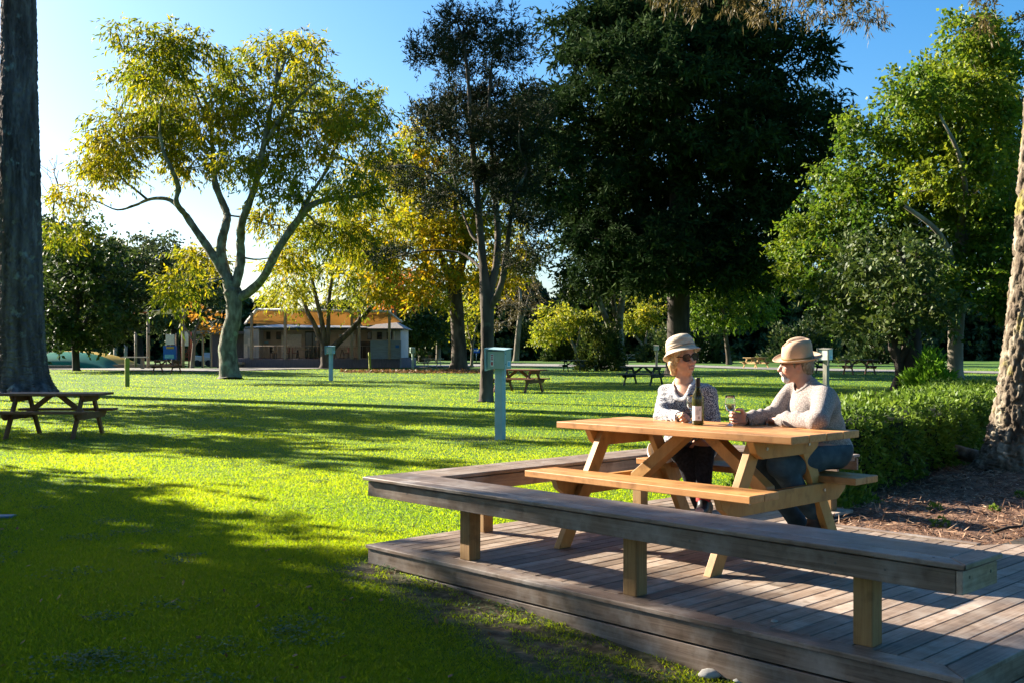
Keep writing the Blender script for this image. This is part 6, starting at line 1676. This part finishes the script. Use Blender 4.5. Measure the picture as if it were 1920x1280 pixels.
# ---------------------------------------------------------------- the woman
def woman():
    base = np.array((*duv(.96, 2.1)[:2], DECK_Z))
    root_label = 'person in a white and navy dotted sweater and cream bucket hat holding a glass'
    skin = skin_mat('woman_skin', (.56, .30, .19), .1)
    J = dict(hip=at(1288, 836, 7.55), chest=at(1289, 752, 7.45), neck=at(1283, 708, 7.45), shR=at(1250, 735, 7.58), shL=at(1328, 736, 7.36),
             eR=at(1241, 779, 7.32), wR=at(1274, 781, 7.08), eL=at(1338, 800, 7.31), wL=at(1312, 826, 7.14),
             kL=at(1321, 842, 7.06), aL=at(1319, 934, 7.0), kR=at(1284, 856, 7.10), aR=at(1328, 985, 7.2))
    lf = np.array((.86, -.5, 0)); fw = np.array((-.5, -.86, 0)); up = np.array((0, 0, 1.))
    H = Head(at(1281, 669.5, 7.42), (.44, -.90, -.02), (-.14, .06, 1))
    hL, hR = J['hip'] + lf * .085, J['hip'] - lf * .085
    F = Field(np.array((.86, 6.70, .20)), np.array((1.62, 7.90, 1.56)), .005)
    body = F
    Rb = .013
    body.ell(J['hip'], (.155 - Rb, .12 - Rb, .11 - Rb), np.array((lf, fw, up)), .03)
    body.cone(J['hip'] + up * .05, J['chest'], .115 - Rb, .118 - Rb, .05)
    body.ell(J['chest'], (.150, .098, .13), np.array((lf, fw, up)), .05)
    for q in (-1, 1): body.ell(J['chest'] + lf * q * .062 + fw * .075 - up * .005, (.052, .052, .055), None, .04)
    body.cone(J['shR'] + lf * .03, J['shL'] - lf * .03, .048, .048, .05)
    body.cone(J['neck'] - up * .03, J['chest'] + up * .06, .058, .10, .04)
    for a, b_, c_ in (('shR', 'eR', 'wR'), ('shL', 'eL', 'wL')):
        body.cone(J[a], J[b_], .047, .038, .02); body.cone(J[b_], J[c_], .038, .026, .015)
    for h, k_, a in ((hL, 'kL', 'aL'), (hR, 'kR', 'aR')):
        body.cone(h, J[k_], .078, .052, .03); body.cone(J[k_], J[a], .050, .034, .02)
    build_head(body, H, J['neck'] - up * .01, .96, .97)
    # right hand round the stem of the glass, left hand resting on the knee
    g1 = GLASS_W[:3]
    dR = np.array((g1[0], g1[1], J['wR'][2])) - J['wR']; dR[2] = .02
    hand(body, J['wR'], dR, np.cross(up, dR) * -1 + up * -.15, 1, (1.0, 1.1, 1.15, 1.15), .94, tcurl=.45)
    dL = at(1291, 850, 7.06) - J['wL']; hand(body, J['wL'], dL, np.array((.25, .1, -1.)), -1, (.35, .3, .35, .45), .94, tcurl=.2)
    shoe_c = (at(1312, 956, 6.90), at(1322, 948, 7.03))
    o = obj_from(body, 'person', skin, None, base, lambda P: paint_face(P, H, .96, (.82, .36, .36), True))
    o.location = base; tag(o, root_label, 'person')
    root = o
    # sweater
    S = Field(np.array((.86, 6.95, .58)), np.array((1.62, 7.90, 1.30)), .005)
    S.ell(J['hip'] + up * .04, (.165, .135, .12), np.array((lf, fw, up)), .03)
    S.cone(J['hip'] + up * .07, J['chest'], .128, .128, .05)
    S.ell(J['chest'], (.163, .112, .142), np.array((lf, fw, up)), .05)
    for q in (-1, 1): S.ell(J['chest'] + lf * q * .062 + fw * .078 - up * .005, (.060, .058, .062), None, .04)
    S.cone(J['shR'] + lf * .03, J['shL'] - lf * .03, .060, .060, .05)
    S.cone(J['neck'] - up * .04, J['chest'] + up * .06, .066, .112, .04)
    for a, b_, c_ in (('shR', 'eR', 'wR'), ('shL', 'eL', 'wL')):
        d = (J[c_] - J[b_]); e = J[c_] - d / np.linalg.norm(d) * .012
        S.cone(J[a], J[b_], .062, .055, .02); S.cone(J[b_], e, .054, .041, .015)
    # skirt of the cardigan over the seat
    S.cone(hR - up * .05 + fw * .05, hR - up * .085 - lf * .03 + fw * .10, .085, .06, .03)
    S.wrinkle(.0045, lambda X, Y, Z: np.sin(38 * Z + 14 * X + 9 * np.sin(11 * Y)) * .6 + np.sin(62 * X - 25 * Z + 7 * np.sin(23 * Z)) * .4)
    S.plane(J['hip'] - up * .112, (0, 0, -1.))
    nk = S.blank()
    nc = J['neck'] + fw * .055 + up * .005
    cut = lambda G, g_: (G.cone(J['neck'] + up * .10, J['neck'] + fw * .035 - up * .0, .060 + g_, .072 + g_, .01, pad=.12), G.cone(J['neck'] + fw * .05 - up * .0, J['chest'] + fw * .15 + up * .068, .072 + g_, .040 + g_, .02, pad=.12))
    cut(nk, 0.0)
    S.f = np.maximum(S.f, -nk.f)
    cuffs = S.blank()
    # collar band: the rim of the neck opening, slightly thicker
    nk2 = S.blank(); cut(nk2, .024)
    col = S.blank(); col.f = np.maximum(np.maximum(S.f - .004, nk2.f), -nk.f)
    ew = obj_from(S, 'sweater', knit_mat('dotted_knit', [(.03, .035, .07), (.08, .085, .12), (.44, .43, .42)], 'dots'), root, base)
    wk = knit_mat('white_knit', [(.58, .56, .54), (.72, .70, .68)], 'plain')
    obj_from(col, 'collar', wk, ew, base)
    for b_, c_ in (('eR', 'wR'), ('eL', 'wL')):
        cf = Field(J[c_] - .09, J[c_] + .09, .004); d = (J[c_] - J[b_]); d /= np.linalg.norm(d)
        cf.cone(J[c_] - d * .055, J[c_] - d * .004, .046, .040, .005); cf.plane(J[c_] + d * .006, d); cf.plane(J[c_] - d * .06, -d)
        obj_from(cf, 'cuff', wk, ew, base)
    # leggings
    T = Field(np.array((.92, 6.80, .20)), np.array((1.58, 7.80, .90)), .006)
    T.ell(J['hip'] - up * .01, (.158, .125, .115), np.array((lf, fw, up)), .03)
    for h, k_, a in ((hL, 'kL', 'aL'), (hR, 'kR', 'aR')):
        T.cone(h, J[k_], .094, .068, .03); T.cone(J[k_], J[a], .064, .047, .02)
    T.wrinkle(.003, lambda X, Y, Z: np.sin(45 * Z + 20 * X) * np.sin(30 * Y))
    T.plane(J['hip'] + up * .05, (0, 0, 1.))
    obj_from(T, 'trousers', noise_mat('black_cloth', [(.010, .010, .013), (.024, .024, .030)], scale=60, rough=.9, bump=.2, spec=.15), root, base)
    hem = Field(np.array((.92, 6.95, .52)), np.array((1.5, 7.85, .80)), .006)
    hem.cone(hR - lf * .02 + fw * .05, hR - lf * .03 + fw * .20 - up * .02, .112, .100, .03); hem.cone(hR - lf * .02 - fw * .05, hL - fw * .06, .12, .12, .04)
    hm2 = hem.blank(); hm2.cone(hR - lf * .01 + fw * .05, hR - lf * .01 + fw * .45 + up * .02, .100, .094, .01); hm2.cone(hL, hL + fw * .4, .13, .12, .01)
    hem.f = np.maximum(hem.f, -hm2.f); hem.plane(hR + up * .03, up)
    obj_from(hem, 'sweater_hem', wk, ew, base)
    for a_, h_, t_, nm in ((J['aL'], at(1324, 950, 7.03), at(1311, 962, 6.88), 1), (J['aR'], at(1332, 1003, 7.2), at(1306, 1012, 7.05), 2)):
        b_ = Field(np.minimum(a_, t_) - .12, np.maximum(a_, h_) + .12, .005); shoe_field(b_, a_, t_, h_, .040)
        sh = obj_from(b_, 'shoe', MAT_BLACK, root, base)
        c2 = Field(a_ - .08, a_ + .08, .004); c2.cone(a_ + up * .010, a_ - up * .012, .049, .049, .003); c2.plane(a_ + up * .014, up); c2.plane(a_ - up * .018, -up)
        obj_from(c2, 'sock_cuff', flat('red_cuff', (.40, .03, .03)), sh, base)
        c3 = Field(t_ - .08, t_ + .08, .004); c3.ell(t_ + up * .018 - fw * .0, (.030, .030, .022), None, .0); obj_from(c3, 'toe_patch', flat('pink_white_patch', (.62, .45, .47)), sh, base)
    # hair below the hat
    Hr = Field(H.c - .22, H.c + .22, .005)
    s = .96; p = lambda f, l, u: H.p(f * s, l * s, u * s)
    Hr.ell(p(-.030, 0, .015), np.array((.098, .088, .098)), H.ax, .01)
    for q in (-1, 1):
        Hr.cone(p(.015, q * .078, .03), p(-.02, q * .083, -.055), .024, .022, .02)
        Hr.cone(p(-.02, q * .080, -.05), p(-.050, q * .066, -.115), .026, .014, .02)
        Hr.cone(p(-.03, q * .07, -.04), p(-.075, q * .045, -.115), .034, .016, .02)
        Hr.cone(p(.045, q * .070, .045), p(.03, q * .080, -.02), .014, .006, .01)
    Hr.cone(p(-.07, 0, 0), p(-.09, 0, -.105), .058, .026, .03)
    Hr.wrinkle(.004, lambda X, Y, Z: np.sin(150 * X + 60 * Y + 12 * np.sin(20 * Z)) * .5 + np.sin(230 * Y - 80 * X + 9 * np.sin(31 * Z)) * .5)
    fc = Hr.blank(); fc.ell(p(.085, 0, -.02), np.array((.075, .068, .125)), H.ax, .01); Hr.f = np.maximum(Hr.f, -fc.f)
    obj_from(Hr, 'hair', noise_mat('blond_hair', [(.30, .19, .085), (.52, .36, .18), (.66, .50, .30)], scale=30, stretch=(3, 3, .6), rough=.5, bump=.4), root, base)
    # bucket hat
    def shp(a, r, z):
        if z < .045 and r > .1:
            k = (r - .1) / .05
            z = z - k * .010 * math.cos(2 * a) + k * .012 * math.cos(a)
        return r * (1 + .02 * math.sin(a * 3)), z
    prof = [(.133, .006), (.130, .010), (.116, .024), (.104, .036), (.101, .045), (.100, .052), (.098, .060), (.101, .064), (.097, .077), (.094, .084), (.0965, .088), (.091, .106), (.087, .114), (.084, .120), (.068, .135), (.042, .144), (.015, .147), (.001, .147)]
    hat = hat_mesh('hat', H, (-.010, 0, .012), noise_mat('cream_straw', [(.40, .32, .23), (.54, .45, .34), (.64, .55, .43)], scale=20, stretch=(1, 1, 4), rough=.85, bump=.3, bscale=90), root, base, prof, tilt_f=.30, sx=1.10, sy=.98, shape=shp)
    bd = hat_mesh('hat_band', H, (-.010, 0, .012), flat('taupe_band', (.30, .22, .16)), hat, base, [(.1035, .050), (.1040, .054), (.1035, .058)], tilt_f=.30, sx=1.10, sy=.98, thick=.003)
    glasses(H, base, root, MAT_FRAME, MAT_LENS, .96, .031, .0245, .0036, 'sunglasses')
    # watch or bracelet on the right wrist
    d = (J['wR'] - J['eR']); d /= np.linalg.norm(d)
    c4 = Field(J['wR'] - .07, J['wR'] + .07, .003); c4.cone(J['wR'] + d * .008, J['wR'] + d * .016, .031, .031, 0); c4.plane(J['wR'] + d * .016, d); c4.plane(J['wR'] + d * .006, -d)
    obj_from(c4, 'bracelet', flat('dark_strap', (.04, .02, .015)), root, base)
    nl = (at(1288, 662, 7.3),)
    return root

# ---------------------------------------------------------------- the man
def man():
    base = np.array((*duv(2.0, 2.1)[:2], DECK_Z))
    skin = skin_mat('man_skin', (.52, .27, .185), .1)
    J = dict(hip=at(1546, 838, 6.86), chest=at(1527, 762, 6.78), neck=at(1510, 713, 6.80), shL=at(1549, 745, 6.64), shR=at(1490, 732, 6.97),
             eL=at(1534, 790, 6.42), wL=at(1462, 788, 6.68), eR=at(1456, 776, 6.86), wR=at(1402, 786, 6.74),
             kL=at(1463, 872, 6.50), aL=at(1527, 962, 6.74), kR=at(1425, 866, 6.80), aR=at(1500, 985, 6.98))
    lf = np.array((.5, -.866, 0)); fw = np.array((-.866, -.5, 0)); up = np.array((0, 0, 1.))
    H = Head(at(1492.5, 682.5, 6.82), (-.985, .13, -.05), (-.05, -.10, 1))
    hL, hR = J['hip'] + lf * .10 - up * .02, J['hip'] - lf * .10 - up * .02
    B = Field(np.array((1.26, 6.10, .15)), np.array((2.40, 7.40, 1.56)), .005)
    B.ell(J['hip'], (.165, .125, .12), np.array((lf, fw, up)), .03)
    B.cone(J['hip'] + up * .04, J['chest'], .13, .14, .05)
    B.ell(J['chest'], (.158, .105, .135), np.array((lf, fw, up)), .05)
    B.cone(J['shR'] + lf * .04, J['shL'] - lf * .04, .056, .056, .05)
    for a, b_, c_ in (('shR', 'eR', 'wR'), ('shL', 'eL', 'wL')):
        B.cone(J[a], J[b_], .052, .042, .02); B.cone(J[b_], J[c_], .042, .030, .015)
    for h, k_, a in ((hL, 'kL', 'aL'), (hR, 'kR', 'aR')):
        B.cone(h, J[k_], .085, .058, .03); B.cone(J[k_], J[a], .055, .038, .02)
    build_head(B, H, J['neck'] - up * .01, .95, 1.03)
    g2 = GLASS_M[:3]
    dR = np.array((g2[0] + .012, g2[1], J['wR'][2] + .012)) - J['wR']
    hand(B, J['wR'], dR, np.array((-.15, -1., .05)), 1, (.95, 1.05, 1.15, 1.2), 1.02, tcurl=.45)
    dL = at(1434, 786, 6.86) - J['wL']; hand(B, J['wL'], dL, np.array((-.3, .5, -.6)), -1, (.9, 1., 1., 1.), 1.0)
    o = obj_from(B, 'person', skin, None, base, lambda P: paint_face(P, H, .95, (.80, .50, .46)))
    o.location = base; tag(o, 'bearded person in an oatmeal sweater, jeans and tan felt hat holding a glass', 'person')
    root = o
    S = Field(np.array((1.26, 6.20, .58)), np.array((2.42, 7.40, 1.32)), .006)
    S.ell(J['hip'] - up * .0, (.182, .150, .125), np.array((lf, fw, up)), .03)
    S.cone(J['hip'] + up * .02 - fw * .01, J['chest'] - fw * .0, .148, .146, .05)
    S.ell(J['chest'] - fw * .0 - up * .01, (.176, .124, .150), np.array((lf, fw, up)), .05)
    S.cone(J['shR'] + lf * .04, J['shL'] - lf * .04, .066, .066, .05)
    S.cone(J['neck'] - up * .025, J['chest'] + up * .03, .070, .115, .04)
    for a, b_, c_ in (('shR', 'eR', 'wR'), ('shL', 'eL', 'wL')):
        d = (J[c_] - J[b_]); e = J[c_] - d / np.linalg.norm(d) * .015
        S.cone(J[a], J[b_], .076, .062, .025); S.cone(J[b_], e, .060, .043, .02)
    for cx, r_ in ((.25, .054), (.55, .052), (.8, .047)):
        q = J['eR'] * (1 - cx) + J['wR'] * cx + np.array((0, 0, .008)); S.ell(q, (.030, r_, r_), None, .012)
        q = J['eL'] * (1 - cx) + J['wL'] * cx + np.array((0, 0, .010)); S.ell(q, (.030, r_ + .004, r_ + .004), None, .014)
    S.wrinkle(.0065, lambda X, Y, Z: np.sin(26 * Z - 17 * X + 3 * np.sin(9 * Y)) * .55 + np.sin(33 * X + 21 * Z + 2.5 * np.sin(14 * Z)) * .45)
    S.plane(J['hip'] - up * .115, (0, 0, -1.))
    nk = S.blank(); nk.cone(J['neck'] + up * .12 + fw * .01, J['neck'] - up * .02 + fw * .02, .064, .066, .01, pad=.1)
    nk2 = S.blank(); nk2.cone(J['neck'] + up * .12 + fw * .01, J['neck'] - up * .02 + fw * .015, .080, .086, .01, pad=.1)
    S.f = np.maximum(S.f, -nk.f)
    col = S.blank(); col.f = np.maximum(np.maximum(S.f - .004, nk2.f), -nk.f)
    oat = knit_mat('oatmeal_wool', [(.13, .105, .098), (.25, .21, .195), (.40, .345, .32)], 'plain')
    sw = obj_from(S, 'sweater', oat, root, base)
    obj_from(col, 'collar', oat, sw, base)
    for b_, c_ in (('eR', 'wR'), ('eL', 'wL')):
        cf = Field(J[c_] - .10, J[c_] + .10, .004); d = (J[c_] - J[b_]); d /= np.linalg.norm(d)
        cf.cone(J[c_] - d * .06, J[c_] - d * .002, .049, .044, .005); cf.plane(J[c_] + d * .004, d); cf.plane(J[c_] - d * .06, -d)
        obj_from(cf, 'cuff', oat, sw, base)
    hb = Field(J['hip'] - .32, J['hip'] + .32, .006)
    hb.ell(J['hip'], (.188, .157, .13), np.array((lf, fw, up)), .03); hb.plane(J['hip'] - up * .118, -up); hb.plane(J['hip'] - up * .075, up)
    obj_from(hb, 'hem_band', oat, sw, base)
    T = Field(np.array((1.30, 6.20, .20)), np.array((2.36, 7.30, .92)), .006)
    T.ell(J['hip'] - up * .02, (.18, .14, .12), np.array((lf, fw, up)), .03)
    for h, k_, a in ((hL, 'kL', 'aL'), (hR, 'kR', 'aR')):
        T.cone(h, J[k_], .104, .080, .03); T.cone(J[k_], J[a], .076, .060, .02)
    T.wrinkle(.0045, lambda X, Y, Z: np.sin(34 * Z + 22 * X + 3 * np.sin(12 * Y)) * .6 + np.sin(51 * X - 30 * Y) * .4)
    T.plane(J['hip'] + up * .03, (0, 0, 1.))
    obj_from(T, 'jeans', noise_mat('blue_denim', [(.022, .038, .050), (.045, .075, .095), (.085, .13, .155)], scale=8, detail=8, rough=.9, bump=.2, bscale=120, spec=.15), root, base)
    for a_, h_, t_ in ((J['aL'], at(1543, 968, 6.80), at(1508, 1008, 6.64)), (J['aR'], at(1512, 1003, 7.02), at(1468, 1012, 6.90))):
        b_ = Field(np.minimum(np.minimum(a_, t_), h_) - .12, np.maximum(np.maximum(a_, h_), t_) + .12, .005); shoe_field(b_, a_, t_, h_, .045)
        sh = obj_from(b_, 'shoe', noise_mat('brown_leather', [(.035, .02, .014), (.075, .045, .03)], scale=20, rough=.5), root, base)
        m = MB(1); v = (t_ - h_); v /= np.linalg.norm(v); dn = np.array((0, 0, -1.)) - v * (-v[2]); dn /= np.linalg.norm(dn)
        m.beam(h_ - v * .035 + dn * .044 - base, t_ + v * .03 + dn * .040 - base, np.cross(v, dn), .075, .012); m.build('sole', flat('pale_sole', (.36, .30, .24)), sh, bevel=.004)
    # hair, beard
    p = lambda f, l, u: H.p(f * .95, l * .95, u * .95)
    Hr = Field(H.c - .2, H.c + .2, .004)
    Hr.ell(p(-.016, 0, .040), np.array((.101, .080, .093)), H.ax, .01); Hr.ell(p(-.060, 0, -.03), np.array((.055, .066, .06)), H.ax, .03)
    fc = Hr.blank(); fc.ell(p(.075, 0, 0), np.array((.095, .12, .20)), H.ax, 0, pad=.1)
    for q in (-1, 1): fc.ell(p(-.006, q * .08, -.018), np.array((.026, .03, .040)), H.ax, .01)
    Hr.f = np.maximum(Hr.f, -fc.f)
    for q in (-1, 1): Hr.cone(p(.022, q * .0745, .03), p(.020, q * .071, -.012), .009, .006, .004)
    Hr.wrinkle(.002, lambda X, Y, Z: np.sin(210 * X + 90 * Y + 8 * np.sin(40 * Z)))
    obj_from(Hr, 'hair', noise_mat('grey_brown_hair', [(.12, .085, .055), (.23, .17, .12), (.36, .30, .24)], scale=40, stretch=(2, 2, .7), rough=.6, bump=.4), root, base)
    Bd = Field(H.c - .2, H.c + .2, .004)
    Bd.ell(p(.064, 0, -.098), np.array((.032, .033, .026)), H.ax, .02); Bd.cone(p(.098, -.022, -.056), p(.098, .022, -.056), .008, .008, .01)
    for q in (-1, 1): Bd.cone(p(.096, q * .02, -.058), p(.080, q * .032, -.095), .008, .012, .01); Bd.cone(p(.075, q * .03, -.10), p(.04, q * .05, -.088), .014, .008, .01)
    Bd.wrinkle(.0025, lambda X, Y, Z: np.sin(190 * X + 6 * np.sin(50 * Z)) * np.sin(170 * Y + 120 * Z))
    obj_from(Bd, 'beard', noise_mat('white_beard', [(.50, .46, .42), (.72, .69, .66)], scale=60, rough=.7, bump=.4), root, base)
    # felt hat with a dented crown
    def shp(a, r, z):
        c_, s_ = math.cos(a), math.sin(a)
        if z > .05:
            f, l = r * c_, r * s_
            dent = math.exp(-(l / .026) ** 2) * .034 * float(smooth((z - .10) / .03)) * float(smooth((f + .085) / .05))
            pinch = math.exp(-((f - .075) / .035) ** 2) * math.exp(-((abs(l) - .045) / .03) ** 2)
            z = z - dent - .012 * smooth((f + .03) / .10) * smooth((z - .07) / .06)
            r = r * (1 - .14 * pinch * smooth((z - .06) / .05))
        elif r > .098:
            k = (r - .098) / .05
            z = z + k * (.012 * s_ * s_ - .006 * c_ - .004) + .006 * k * k
        return r, z
    prof = [(.156, .012), (.153, .011), (.132, .007), (.112, .005), (.102, .007), (.098, .014), (.0975, .028), (.0965, .047), (.0955, .066), (.094, .086), (.0915, .104), (.087, .118), (.079, .129), (.067, .136), (.052, .139), (.036, .139), (.02, .138), (.001, .137)]
    felt = noise_mat('tan_felt', [(.42, .28, .185), (.52, .36, .25)], scale=14, rough=.9, bump=.12, bscale=160)
    hat = hat_mesh('hat', H, (-.010, 0, .028), felt, root, base, prof, tilt_f=-.02, tilt_l=-.13, sx=1.0, sy=.86, shape=shp)
    hat_mesh('hat_band', H, (-.010, 0, .028), flat('olive_ribbon', (.24, .14, .045)), hat, base, [(.1005, .011), (.1008, .018), (.1005, .032)], tilt_f=-.02, tilt_l=-.13, sx=1.0, sy=.86, thick=.002)
    glasses(H, base, root, MAT_FRAME, MAT_CLEAR, .95, .023, .016, .0016, 'spectacles', True, .102)
    d = (J['wR'] - J['eR']); d /= np.linalg.norm(d)
    c4 = Field(J['wR'] - .07, J['wR'] + .07, .003); c4.cone(J['wR'] + d * .006, J['wR'] + d * .022, .034, .033, 0); c4.plane(J['wR'] + d * .022, d); c4.plane(J['wR'] + d * .004, -d)
    obj_from(c4, 'watch_strap', flat('dark_leather_strap', (.03, .018, .014)), root, base)
    return root

# ---------------------------------------------------------------- bottle and glasses
TZ = DECK_Z + .771
def ontable(px, py):
    d = gd(py, TZ); p = at(px, py, d); return np.array((p[0], p[1], TZ + .0015))
GLASS_W, GLASS_M, BOTTLE = ontable(1297, 792.5), ontable(1369, 796.5), ontable(1308.5, 796)
def glass_mat(name, col, rough=.0, ior=1.45, trans=1.0):
    m, t, b, out = newmat(name)
    b.inputs['Base Color'].default_value = (*col, 1); b.inputs['Roughness'].default_value = rough; b.inputs['IOR'].default_value = ior
    b.inputs['Transmission Weight'].default_value = trans
    return m
GL = glass_mat('clear_glass', (.97, .99, .985)); WINE = glass_mat('white_wine', (.93, .93, .66), ior=1.33)
def wine_glass(c, label):
    t = thing('wine_glass', label, 'wine glass', c, group='wine glasses')
    m = MB(1)
    outer = [(.001, .0), (.033, .0), (.034, .002), (.020, .0045), (.007, .009), (.0042, .02), (.0038, .05), (.0042, .075), (.010, .083), (.022, .093), (.031, .108), (.0345, .125), (.0340, .145), (.0310, .170), (.0285, .190)]
    inner = [(.0272, .190), (.0297, .170), (.0327, .145), (.0332, .125), (.0297, .109), (.0207, .095), (.010, .0865), (.001, .0845)]
    m.lathe(outer + inner, 28); m.build('bowl', GL, t)
    m = MB(2); m.lathe([(.001, .0850), (.0098, .0870), (.0204, .0955), (.0294, .1095), (.0329, .1245), (.0327, .1330), (.001, .1330)], 28); m.build('wine', WINE, t)
wine_glass(GLASS_W, 'wine glass half hidden behind the bottle, in the hand of the bucket hatted person')
wine_glass(GLASS_M, 'wine glass standing clear right of the bottle, in the hand of the bearded person')
bt = thing('wine_bottle', 'dark green wine bottle with a white label on the pine table', 'bottle', BOTTLE, math.radians(-8))
m = MB(1); m.lathe([(.001, .004), (.030, .0), (.0365, .004), (.0375, .012), (.0375, .165), (.0360, .185), (.028, .208), (.0185, .228), (.0150, .245), (.0142, .262), (.0140, .262)], 36)
m.build('body', glass_mat('green_bottle_glass', (.10, .095, .012), .03, 1.5, .75), bt)
m = MB(2); m.lathe([(.0148, .238), (.0152, .240), (.0152, .285), (.0158, .287), (.0158, .300), (.014, .302), (.001, .302)], 28); m.build('capsule', flat('dark_capsule', (.02, .016, .016), rough=.3), bt)
def wrap(r, a0, a1, z0, z1, nm, mat, par, n=22):
    V = [(r * math.cos(a0 + (a1 - a0) * i / n), r * math.sin(a0 + (a1 - a0) * i / n), z) for z in (z0, z1) for i in range(n + 1)]
    F = [(i, i + 1, n + 2 + i, n + 1 + i) for i in range(n)]
    m = MB(1); m.add(V, F, sm=True); return m.build(nm, mat, par)
lab = wrap(.0379, -2.75, -.95, .030, .122, 'label', flat('paper_label', (.74, .72, .74)), bt)
INK = flat('grey_ink', (.30, .28, .32)); INK2 = flat('dark_ink', (.05, .05, .07))
for z in (.098, .093, .088, .083, .078, .073, .068): wrap(.0382, -1.85, -1.32 + .05 * math.sin(z * 900), z, z + .0018, 'print_line', INK, lab, 8)
wrap(.0382, -1.62, -1.28, .038, .056, 'print_block', INK, lab, 8)
wrap(.0382, -1.30, -1.18, .094, .104, 'emblem', INK2, lab, 4); wrap(.0382, -1.25, -1.20, .106, .112, 'emblem', INK2, lab, 4)
W = woman()
Mn = man()
